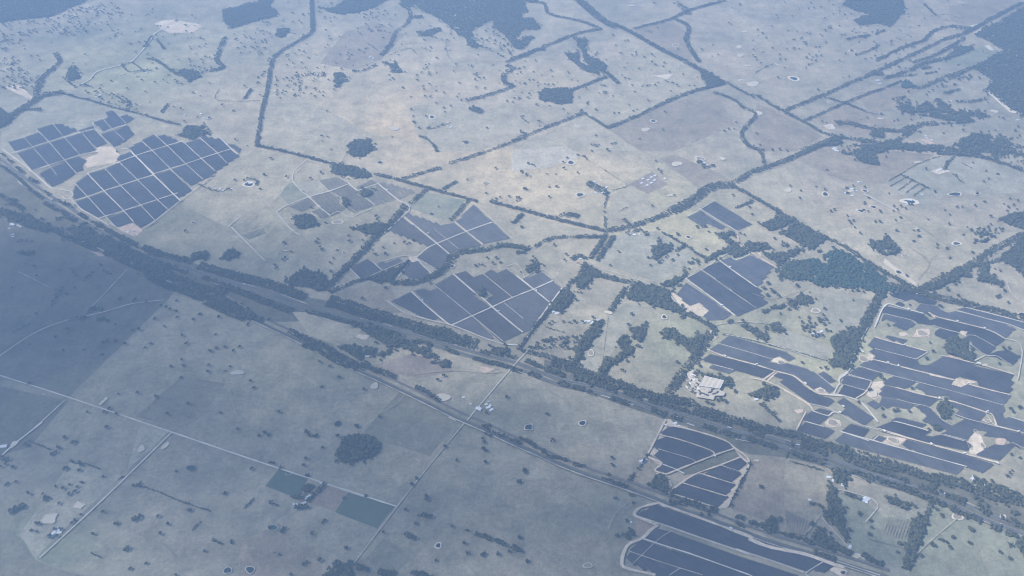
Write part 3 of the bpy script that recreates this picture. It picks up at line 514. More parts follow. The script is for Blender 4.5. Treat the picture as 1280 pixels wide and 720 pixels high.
# ---- fence lines, stock tracks and wheel marks worn across the paddocks
for wd, mat, s in [(4, TINT['mauve'], 'c 450,610 610,712'), (4, TINT['wash'], 'c 820,420 1000,395'), (5, TINT['wash'], 'g 555,0 650,60 690,80'), (4, TINT['dull'], 'g 690,80 880,205'), (4, TINT['dull'], 'g 330,60 440,130 550,200'), (4, TINT['wash'], 'g 700,120 870,200 880,230'), (4, TINT['dull'], 'h 685,325 840,430 930,490'), (4, TINT['dull'], 'h 720,480 830,560 780,640'), (3, TINT['dull'], 'h 830,560 915,495 970,470'),
 (4, TINT['wash'], 'm 170,640 260,680 390,720'), (4, TINT['wash'], 'n 600,100 700,140 810,172'), (4, TINT['dull'], 'i 650,640 730,570 860,455 '), (3, TINT['wash'], 'i 1070,480 1090,560 1115,650'), (4, TINT['wash'], 'i 880,440 960,460 1050,490'), (4, TINT['dull'], 'j 320,420 480,560 660,690'), (3, TINT['wash'], 'j 470,690 640,600 700,545'), (4, TINT['wash'], 'o 0,250 200,300 420,420 460,440'), (3, TINT['wash'], 'n 600,515 720,515'), (4, TINT['wash'], 'p 960,450 830,560 740,650'), (4, TINT['dull'], 'p 540,545 720,590'),
 (4, TINT['wash'], 'k 450,160 430,300 420,400'), (4, TINT['dull'], 'd 20,490 330,650'), (4, TINT['wash'], 'd 640,130 480,200 300,290 140,330'), (3, TINT['wash'], 'h 130,530 260,470 360,390'), (4, TINT['dull'], 'f 130,470 210,380 240,340'), (4, TINT['wash'], 'f 20,400 130,480'), (3, TINT['dull'], 'e 700,390 900,300 1110,190'), (4, TINT['dull'], 'e 640,450 880,330 '), (4, TINT['wash'], 'b 250,570 330,540 440,500 600,400'), (3, TINT['dull'], 'b 330,540 380,420'), (4, TINT['wash'], 'b 560,620 720,640 800,660'), (4, TINT['dull'], 'b 890,190 900,260 960,330'),
 (4, TINT['wash'], 'U 870,440 970,510'), (4, TINT['wash'], 'b 870,400 990,480 1020,500'), (4, TINT['wash'], 'c 0,480 110,560 200,610'), (3, TINT['mauve'], 'c 470,390 560,520'), (4, TINT['wash'], 'a 800,155 900,170 1000,210'), (4, TINT['wash'], 'a 0,250 90,220 200,190'), (3, TINT['wash'], 'a 20,400 120,440 170,470'), (4, TINT['dull'], 'a 430,180 560,250 640,280'), (3, TINT['wash'], 'd 0,150 160,90 260,40'), (4, TINT['wash'], 'd 200,300 420,330 620,300'), (4, TINT['dull'], 'c 820,600 960,545 1010,560'), (3, TINT['dull'], 'c 700,640 820,590'),
 (4, TINT['wash'], 'l 0,70 100,90 260,40'), (3, TINT['wash'], 'l 0,200 160,230 350,310'), (4, TINT['wash'], 'k 940,220 1100,200 1280,270'), (3, TINT['dull'], 'v 0,300 200,420 500,640'), (4, TINT['wash'], 'u 0,440 300,410 560,430 680,420'), (3, TINT['dull'], 'm 340,330 470,260 560,180 640,150'), (3, TINT['dull'], 'n 0,520 90,450 160,390'), (3, TINT['wash'], 'm 600,240 700,245 900,330'), (3, TINT['dull'], 'm 760,560 820,620 840,690'), (4, TINT['wash'], 'Q 0,300 60,170 180,60'), (3, TINT['dull'], 'o 340,380 430,500 470,640'),
 (5, TINT['wash'], 'R 630,330 740,180 770,190'), (4, TINT['wash'], 'R 800,220 870,300 1010,450'), (3, TINT['dull'], 'p 520,90 640,190 720,250')]:
    strip('worn_path', gpts(s), wd * .6, TINT['straw'] if mat is TINT['wash'] else mat, smooth=True, wob=.35)
for i in range(9):                                   # cultivation lines in the field beside the sliced solar farm
    strip('worn_path', gpts(f'R {430 + i * 26},{130 + i * 12} {440 + i * 22},{250 + i * 9} {455 + i * 18},{330 + i * 4}'), 4, TINT['plough'], wob=.5)
for i in range(8):
    strip('worn_path', gpts(f'p {640 + i * 14},{440 + i * 3} {610 + i * 14},{525 + i * 3}'), 2.5, TINT['plough'], wob=.6)
for i in range(7):                                   # drill marks across the white pegged field
    strip('worn_path', gpts(f'f {10 + i * 26},{330 + i * 22} {-60 + i * 26},{395 + i * 22}'), 2.5, TINT['straw'], wob=.5)

# ------------------------------------------------------------------ solar farms
ROW_AZ = R(-39); rd = (math.sin(ROW_AZ), math.cos(ROW_AZ)); rn = (rd[1], -rd[0])      # rows run along rd, stand apart along rn
def to_rows(p): return (p[0] * rn[0] + p[1] * rn[1], p[0] * rd[0] + p[1] * rd[1])
def from_rows(q): return (q[0] * rn[0] + q[1] * rd[0], q[0] * rn[1] + q[1] * rd[1])
def array_outline(s, step=46.0):
    """the outline in row coordinates; an edge marked ^ is stepped like the ends of whole tracker tables"""
    pts = [(to_rows(ground(u, v)), f) for u, v, f in survey(s)]
    out = []
    for i in range(len(pts)):
        (a, _), (b, f) = pts[i - 1], pts[i]
        if f:
            n = max(1, round(math.hypot(b[0] - a[0], b[1] - a[1]) / step))
            for k in range(n):
                p = (a[0] + (b[0] - a[0]) * k / n, a[1] + (b[1] - a[1]) * k / n); q = (a[0] + (b[0] - a[0]) * (k + 1) / n, a[1] + (b[1] - a[1]) * (k + 1) / n)
                out += [p, (p[0], q[1])] if k % 2 == 0 or True else [p]
        else: out.append(a)
    return out
def grown(P, d):
    A = sum(a[0] * b[1] - b[0] * a[1] for a, b in zip(P, P[1:] + P[:1])); d = d if A > 0 else -d
    out = []
    for i in range(len(P)):
        p, q, r = P[i - 1], P[i], P[(i + 1) % len(P)]
        l1, l2 = math.hypot(q[0] - p[0], q[1] - p[1]) or 1, math.hypot(r[0] - q[0], r[1] - q[1]) or 1
        n1, n2 = ((q[1] - p[1]) / l1, (p[0] - q[0]) / l1), ((r[1] - q[1]) / l2, (q[0] - r[0]) / l2)
        k = max(.45, 1 + n1[0] * n2[0] + n1[1] * n2[1])
        out.append((q[0] + d * (n1[0] + n2[0]) / k, q[1] + d * (n1[1] + n2[1]) / k))
    return out
def rows_mesh(s, grow, pitch=6.2, width=4.5, tilt=R(18)):
    P = grown(array_outline(s), grow)
    lo, hi = min(p[0] for p in P), max(p[0] for p in P)
    V, F = [], []
    hw, hz = width / 2 * math.cos(tilt), width / 2 * math.sin(tilt)
    g = lo + pitch / 2
    while g < hi:
        cuts = []
        for (x0, y0), (x1, y1) in zip(P, P[1:] + P[:1]):
            if (x0 > g) != (x1 > g): cuts.append(y0 + (g - x0) / (x1 - x0) * (y1 - y0))
        cuts.sort()
        for a, b in zip(cuts[::2], cuts[1::2]):
            if b - a < 6: continue
            n = max(1, round((b - a) / 95.0))
            for k in range(n):
                p, q = a + (b - a) * k / n + .8, a + (b - a) * (k + 1) / n - .8
                tt = rng.uniform(-.25, .25)
                i = len(V)
                for (e, zz) in ((-1, -hz + tt), (1, hz - tt)):
                    for l in (p, q):
                        x, y = from_rows((g + e * hw, l)); V.append((x, y, 4.6 + zz))
                for (e, zz) in ((-1, -hz + tt), (1, hz - tt)):
                    for l in (p, q):
                        x, y = from_rows((g + e * hw, l)); V.append((x, y, 4.45 + zz))
                F += [(i, i + 2, i + 3, i + 1), (i + 4, i + 5, i + 7, i + 6), (i, i + 1, i + 5, i + 4), (i + 2, i + 6, i + 7, i + 3)]
                for l in np.linspace(p + 3, q - 3, max(2, int((q - p) / 24))):          # posts
                    x, y = from_rows((g, l)); j = len(V)
                    V += [(x - .15, y, 0), (x + .15, y, 0), (x + .15, y, 4.5), (x - .15, y, 4.5)]; F.append((j, j + 1, j + 2, j + 3))
        g += pitch
    return (V, F) if V else None
FARMS = [
 ('large grid-like solar farm at the far left beside the highway belts', 1.0, """I 90,385 240,345 320,432 160,478|I 250,342 385,292 480,378 330,430|I 372,258 525,207 622,322 490,375|I 545,210 625,205 ^790,265 640,320|I 795,268 940,224 950,240 815,285
 |I 180,500 325,450 475,612 325,665|I 340,445 490,398 645,570 490,614|I 505,395 655,345 800,507 660,565|I 665,345 815,300 958,458 ^810,508|I 830,298 945,264 1055,395 ^965,430|q 320,305 400,260 505,368 ^415,405|q 410,258 520,212 605,300 515,362|q 530,205 630,172 690,205 650,245 665,275 612,292
 |I 945,187 1028,157 1105,247 1040,278|I 1042,157 1090,140 1060,85 1120,68 1260,200 1115,245|J 82,122 140,102 ^215,138 142,180|I 1010,312 1145,268 1248,368 ^1135,430|J 40,255 135,208 ^205,288 122,345
 |K 110,222 218,150 362,293 222,343|K 238,132 378,95 522,240 386,290|K 396,90 515,36 680,190 542,240|J 85,552 215,502 388,660 252,712|J 236,492 378,450 538,605 406,658|J 397,446 518,406 684,560 556,606|J 537,396 655,362 832,515 702,564|J 698,370 820,333 982,464 850,514|J 832,312 870,300 ^1005,325 1110,428 1000,464|J 1090,382 1140,387 ^1210,422 1190,462
 |J 50,520 75,490 165,457 205,495 80,540|J 168,430 ^272,362 366,442 230,487|J 282,345 390,294 508,395 386,440|J 432,310 490,293 ^640,347 525,394
 |K 85,312 108,245 205,342 100,377|K 120,395 226,360 390,530 330,545 180,470|K 246,355 370,312 542,470 406,532|K 392,302 545,250 706,425 562,480|K 556,246 690,205 862,375 722,425|K 702,195 838,157 1015,320 882,375|K 868,146 995,104 1190,286 ^1050,362 1032,315|J 564,620 695,575 848,705 ^740,765|J 706,570 835,526 965,636 ^860,705|J 852,516 990,474 1074,560 ^976,626|J 1002,470 1115,436 1175,490 ^1080,550
 |K 412,552 555,496 644,580 496,634|K 572,490 720,440 846,566 720,633 655,585|K 736,436 870,387 965,468 860,563|K 887,376 1025,332 1085,387 986,458"""),
 ('half-built pale solar farm with two small groves inside', .62, """L 448,105 580,80 670,130 522,183|L 388,243 525,195 605,252 585,285 640,328 ^540,383|L 542,190 668,142 750,197 718,215 790,237 880,300 ^720,357 640,310 700,270 620,230|L 748,157 860,102 895,125 770,178|L 832,243 872,220 882,190 912,142 1070,257 ^892,303|L 928,130 965,117 ^1220,190 1082,255|L 388,352 460,325 518,388 462,405|L 205,312 360,248 410,300 300,350"""),
 ('solar farm of angled blocks above the curving creek trees', .95, """M 335,238 452,145 698,335 632,360 ^335,238|M 470,125 500,105 ^750,195 840,182 918,243 715,322|M 855,165 905,140 895,125 985,45 ^1118,170 945,238|M 950,252 1130,182 ^1253,295 1062,333|M 725,337 928,257 1045,345 ^985,370 ^810,407|M 568,445 703,342 797,415 ^775,455 ^700,523|M 442,555 500,490 555,472 655,565 ^560,603 500,595|M 47,520 180,457 285,543 132,603|M 257,490 300,472 312,490 420,450 ^492,460 292,538"""),
 ('wide solar farm with a square grove in the middle', .97, """N 60,262 185,202 408,403 ^330,400 60,266|N 215,192 270,177 320,195 375,172 598,350 467,423 425,400|N 358,150 475,82 635,215 605,217 680,265 728,300 612,350 382,170|N 492,77 565,57 620,100 688,77 883,233 760,293 712,260 765,220 700,170 640,190|N 703,72 745,47 785,70 850,42 1023,180 897,228|N 972,110 1100,67 ^1165,120 1042,174|N 1057,180 1175,127 ^1240,175 ^1147,263|N 487,435 605,367 763,515 ^740,525 490,440|N 622,360 747,312 958,480 ^820,545|N 768,298 1035,185 1150,277 ^1060,370 1070,385 ^1030,460 972,473"""),
 ('pair of plain solar blocks by the creek', .66, """O 202,95 285,57 493,185 410,218|O 132,145 205,112 343,200 320,213 245,180 205,188"""),
 ('compact solar farm of long tilted blocks between the belts', 1.0, """O 132,487 203,442 513,655 415,698|O 217,435 310,397 515,537 ^563,635 522,653|O 328,390 370,372 405,395 490,362 603,415 ^522,530|O ^82,570 125,517 385,692 ^330,718 245,722 225,700 258,670 195,622 145,640"""),
 ('stepped solar farm with a bent end near the sawmill yard', .97, """A 258,187 330,132 770,262 843,310 800,328 730,288 672,308|A 192,250 ^240,202 665,318 628,345 800,357 940,397 1030,442 1168,550 ^1130,580 1060,532 1000,550 900,468 830,430 700,402|A 140,332 ^180,282 678,410 590,463|A 162,385 ^200,367 368,405 320,428|A 692,450 720,432 830,452 930,542 1050,612 1140,637 ^1110,690 980,668 740,500 780,482|A 1047,440 1085,422 1173,490 1130,503"""),
 ('big rambling solar farm at the right edge', .98, """B ^822,182 905,152 1190,217 1271,260 C 108,292 70,328 0,318 B 1160,303 1060,245 960,278 845,243|B ^817,335 880,302 948,330 905,363|B ^1130,385 1175,332 C 110,360 150,402 260,450 370,427 1000,592 1150,660 1060,690 1090,700 E 1005,140 860,58 740,18 C 380,558 130,492 50,460 20,440 B 1210,448|C 405,398 480,378 1100,542 1275,592 1275,650 1100,598|B 682,440 ^730,362 1200,468 C 20,548 120,522 740,667 860,718 E 1000,160 880,240 670,130 510,98 540,50 420,30 C 400,695 50,598 B 1120,570 1050,540
 |B ^642,560 690,472 1040,557 1100,592 ^970,668 810,605 870,570 760,540|D ^682,150 737,112 978,170 930,208|D ^462,245 560,142 1240,322 1110,418 560,278|D ^482,320 560,292 1110,432 1150,500 1271,510 E 130,440 200,392 560,472 610,510 400,637 330,678 0,598 D 1271,588 560,420 590,375|E 640,527 1120,627 G 1130,50 ^1110,178 830,98 820,57 640,8|E 502,140 560,117 680,152 868,255 ^790,345 740,343 570,240 610,200|E 802,365 920,322 1060,307 ^1200,370 ^1110,488 900,388|E 95,92 110,50 160,22 388,80 330,130 200,143
 |D 372,508 450,452 560,442 1271,632 G 558,52 533,95 650,127 712,97 1128,202 ^1060,288 540,148 250,73 170,53 D 1080,703|D 218,610 ^350,532 638,605 ^560,660 520,698|F ^602,85 650,22 690,8 918,67 870,148 640,95|F ^592,190 640,112 858,167 750,248 600,203|F 572,287 640,247 920,442 ^850,523 622,395 670,352 602,300|F 342,375 380,357 518,390 460,423|F ^222,445 300,387 448,435 ^370,513 240,488|F 160,590 ^240,502 510,580 ^430,668|F 892,300 950,272 1028,315 970,348|F 1075,87 ^1130,32 G 0,12 180,67 115,115 60,128 0,110 F 1270,143
 |G 195,122 232,85 540,162 1058,302 1080,350 1050,372 1070,438 1140,424 1280,473 1280,568 1012,500 960,382 890,353 502,225 570,215 480,192 300,190 280,152|F 1040,215 ^1080,112 G 60,150 405,240 310,312 0,233|F ^1032,290 1050,237 G 0,252 170,292 120,330 0,308 F 1150,318 1090,343|G 202,310 320,322 440,442 570,507 710,432 1000,522 1280,602 1280,738 1180,680 1070,620 882,600 930,560 820,537 770,560 680,658 450,588 530,555 400,500 350,490 272,450 320,410|G 522,262 888,377 810,458 592,400 640,350|F 1142,480 1200,457 G 60,432 288,492 240,518 0,458
 |H ^442,70 530,37 740,92 700,115 760,125 810,112 940,152 ^950,198 620,128 470,90|H ^572,175 612,142 930,227 1098,280 1040,323 950,293 680,213|H 222,155 ^250,107 540,187 948,300 ^890,333|H 232,90 ^290,52 388,80 350,128|H 422,130 440,119 483,130 460,149|x 962,155 1080,92 1140,97 1200,82 1260,120 ^1170,127 ^1110,188"""),
 ('dark solar farm sliced in two by a gully', 1.22, """P ^272,130 335,90 410,92 760,202 813,245 680,298 640,262 330,165|P ^218,235 240,192 310,167 638,275 663,305 547,353 490,325 260,258|P ^212,310 265,267 498,330 533,360 400,403 290,368 280,340|P 243,405 295,380 373,405 325,430|P 748,378 868,327 ^908,360 ^850,410|P 608,440 720,384 863,430 ^800,495|P 448,500 570,447 818,515 ^750,598|P 372,585 446,514 768,610 ^690,688"""),
 ('dark striped solar farm cut off by the bottom edge', 1.22, """Q 252,165 ^390,102 440,97 1138,334 R 768,592 632,668 0,463 Q 540,263|R 693,665 772,602 868,622 780,678|Q 312,377 ^440,302 540,327 1138,540 R 555,720 555,770 Q 1280,735|Q ^192,480 302,402 500,470 Q 1250,722 1200,770 840,709 215,500|Q ^142,570 202,512 640,655 820,715 900,790 420,709""")]
for name, dens, txt in FARMS:
    blocks = [b.strip() for b in txt.replace('\n', ' ').split('|') if b.strip()]
    g0 = gpts(blocks[0]); cx, cy = sum(p[0] for p in g0) / len(g0), sum(p[1] for p in g0) / len(g0)
    root = tag(empty('solar_farm', (cx, cy, 0)), name, 'solar farm')
    for b in blocks:
        r = rows_mesh(b, 5.0 if "rambling" in name or "bent" in name else 4.0, 6.2, 4.5 * dens)
        if not r: continue
        V = [(x - cx, y - cy, z) for x, y, z in r[0]]
        link('panel_array', mesh('panel_array', V, r[1], PANEL if name.startswith('dark') else rng.choice(PANELS[:2] if 'grid' in name else PANELS)), root)

# inverter cabins: white boxes with a door and a cooling hood on a skid
def cabin_mesh():
    bm = bmesh.new()
    def box(x, y, z, sx, sy, sz):
        r = bmesh.ops.create_cube(bm, size=1)['verts']
        bmesh.ops.scale(bm, vec=(sx, sy, sz), verts=r); bmesh.ops.translate(bm, vec=(x, y, z), verts=r)
    box(0, 0, 2.0, 11, 4.2, 3.2); box(0, 0, 3.75, 11.4, 4.5, .28); box(-2.5, 0, 4.3, 3, 2.6, .8)
    me = bpy.data.meshes.new('cabin'); bm.to_mesh(me); bm.free(); me.materials.append(WHITE)
    bm = bmesh.new(); box(0, 0, .2, 12, 4.8, .4); box(3.0, -2.14, 1.7, 1.1, .1, 2.2); box(-3.0, -2.14, 1.7, 1.6, .1, 1.8)
    m2 = bpy.data.meshes.new('skid'); bm.to_mesh(m2); bm.free(); m2.materials.append(STEEL)
    return me, m2
CAB, SKID = cabin_mesh()
for s in ('A 293,298', 'A 545,367', 'A 935,518', 'F 625,338', 'F 590,402', 'F 1065,602', 'F 222,92', 'B 1005,402', 'C 380,563', 'C 738,655', 'D 958,240', 'D 873,515', 'D 395,333', 'D 735,475', 'E 655,486', 'E 675,489', 'G 718,88', 'G 428,235',
          'G 905,370', 'G 1215,570', 'G 345,693', 'H 748,169', 'H 936,221', 'H 1122,277', 'H 478,93', 'N 268,262', 'N 795,340', 'N 1060,195', 'M 640,265', 'M 530,200', 'L 300,190', 'L 445,318', 'L 985,185', 'O 325,645', 'O 370,430', 'Q 1090,300', 'P 675,310', 'P 310,80'):
    u, v, _ = survey(s)[0]; x, y = ground(u, v)
    o = tag(empty('inverter_cabin', (x, y, layer(.002)), R(rng.choice((-72, -38, 18)))), None, 'inverter cabin', 'white inverter cabins on the solar farm tracks')
    link('cabin', CAB, o); link('skid', SKID, o)
    place_later(o, 'small white inverter cabin', u, v)

# ------------------------------------------------------------------ trees
def ico():
    bm = bmesh.new(); bmesh.ops.create_icosphere(bm, subdivisions=1, radius=1)
    V = np.array([v.co[:] for v in bm.verts]); F = np.array([[v.index for v in f.verts] for f in bm.faces]); bm.free(); return V, F
ICO = ico()
def clump_tree(r, h, nb, seed, trunk=True):
    """a low tree of nb rough leaf clumps (unit: metres), for trees that stand in belts and woods"""
    q = np.random.default_rng(seed); Vs, Fs, n = [], [], 0
    for i in range(nb):
        a = q.uniform(0, 6.28); d = 0 if i == 0 else r * q.uniform(.35, .72)
        c = np.array([d * math.cos(a), d * math.sin(a), h * (q.uniform(.62, .8) if i else .74)])
        s = np.array([r * q.uniform(.5, .72), r * q.uniform(.5, .72), h * q.uniform(.22, .34)])
        V = ICO[0] * (1 + q.uniform(-.28, .28, (len(ICO[0]), 1))) * s + c
        Vs.append(V); Fs.append(ICO[1] + n); n += len(V)
    if trunk:
        t = np.array([[-.4, 0, 0], [.4, 0, 0], [0, .45, 0], [0, .1, h * .7]]); Vs.append(t); Fs.append(np.array([[0, 1, 3], [1, 2, 3], [2, 0, 3]]) + n)
    return np.concatenate(Vs), np.concatenate(Fs)
WOODV = [clump_tree(8, 13, 3, i) for i in range(10)]
ROWV = [clump_tree(6.0, 12, 3, 40 + i) for i in range(8)]
BUSHV = [clump_tree(4.2, 6, 2, 70 + i, False) for i in range(6)]
NTREES = [0]
def mass_mesh(name, pts, kinds, mat, smin=.55, smax=1.45):
    Vs, Fs, n = [], [], 0
    for x, y in pts:
        V, F = kinds[nrng.integers(len(kinds))]
        s = nrng.uniform(smin, smax); a = nrng.uniform(0, 6.28); c, d = math.cos(a) * s, math.sin(a) * s
        W = np.empty_like(V); W[:, 0] = V[:, 0] * c - V[:, 1] * d + x; W[:, 1] = V[:, 0] * d + V[:, 1] * c + y; W[:, 2] = V[:, 2] * s * nrng.uniform(.85, 1.15)
        Vs.append(W); Fs.append(F + n); n += len(V)
    NTREES[0] += len(pts)
    return np_mesh(name, np.concatenate(Vs), np.concatenate(Fs), mat)
def fill(P, sp, gaps=.0):
    xs, ys = [p[0] for p in P], [p[1] for p in P]; out = []
    y = min(ys); r = 0
    while y < max(ys):
        x = min(xs) + (sp / 2 if r % 2 else 0)
        while x < max(xs):
            px, py = x + rng.uniform(-.42, .42) * sp, y + rng.uniform(-.42, .42) * sp
            if inside(P, px, py) and (gaps <= 0 or mnoise.noise(Vector((px * .014, py * .014, 9))) > gaps - .55 or rng.random() < .12): out.append((px, py))
            x += sp
        y += sp * .87; r += 1
    return out
def along(P, width, sp, gaps=0.0):
    P = smooth_line(P); out = []
    rows = max(1, round(width / (sp * .95)))
    for k in range(rows):
        off = (k - (rows - 1) / 2) * width / rows if rows > 1 else 0
        Q = resample(side(P, off), sp)
        for x, y in Q:
            if gaps and mnoise.noise(Vector((x * .02, y * .02, k * .7))) < gaps - .5: continue
            out.append((x + rng.uniform(-.35, .35) * sp, y + rng.uniform(-.35, .35) * sp))
    return out
def mass(name, pts, what, s, cat, kinds=None, mat=None, **kw):
    if not pts: return
    P = survey(s); u = sum(p[0] for p in P) / len(P); v = sum(p[1] for p in P) / len(P)
    o = link(name, mass_mesh(name, pts, kinds or WOODV, mat or LEAF, **kw))
    tag(o, None, cat, None, 'stuff'); place_later(o, what, u, v); return o

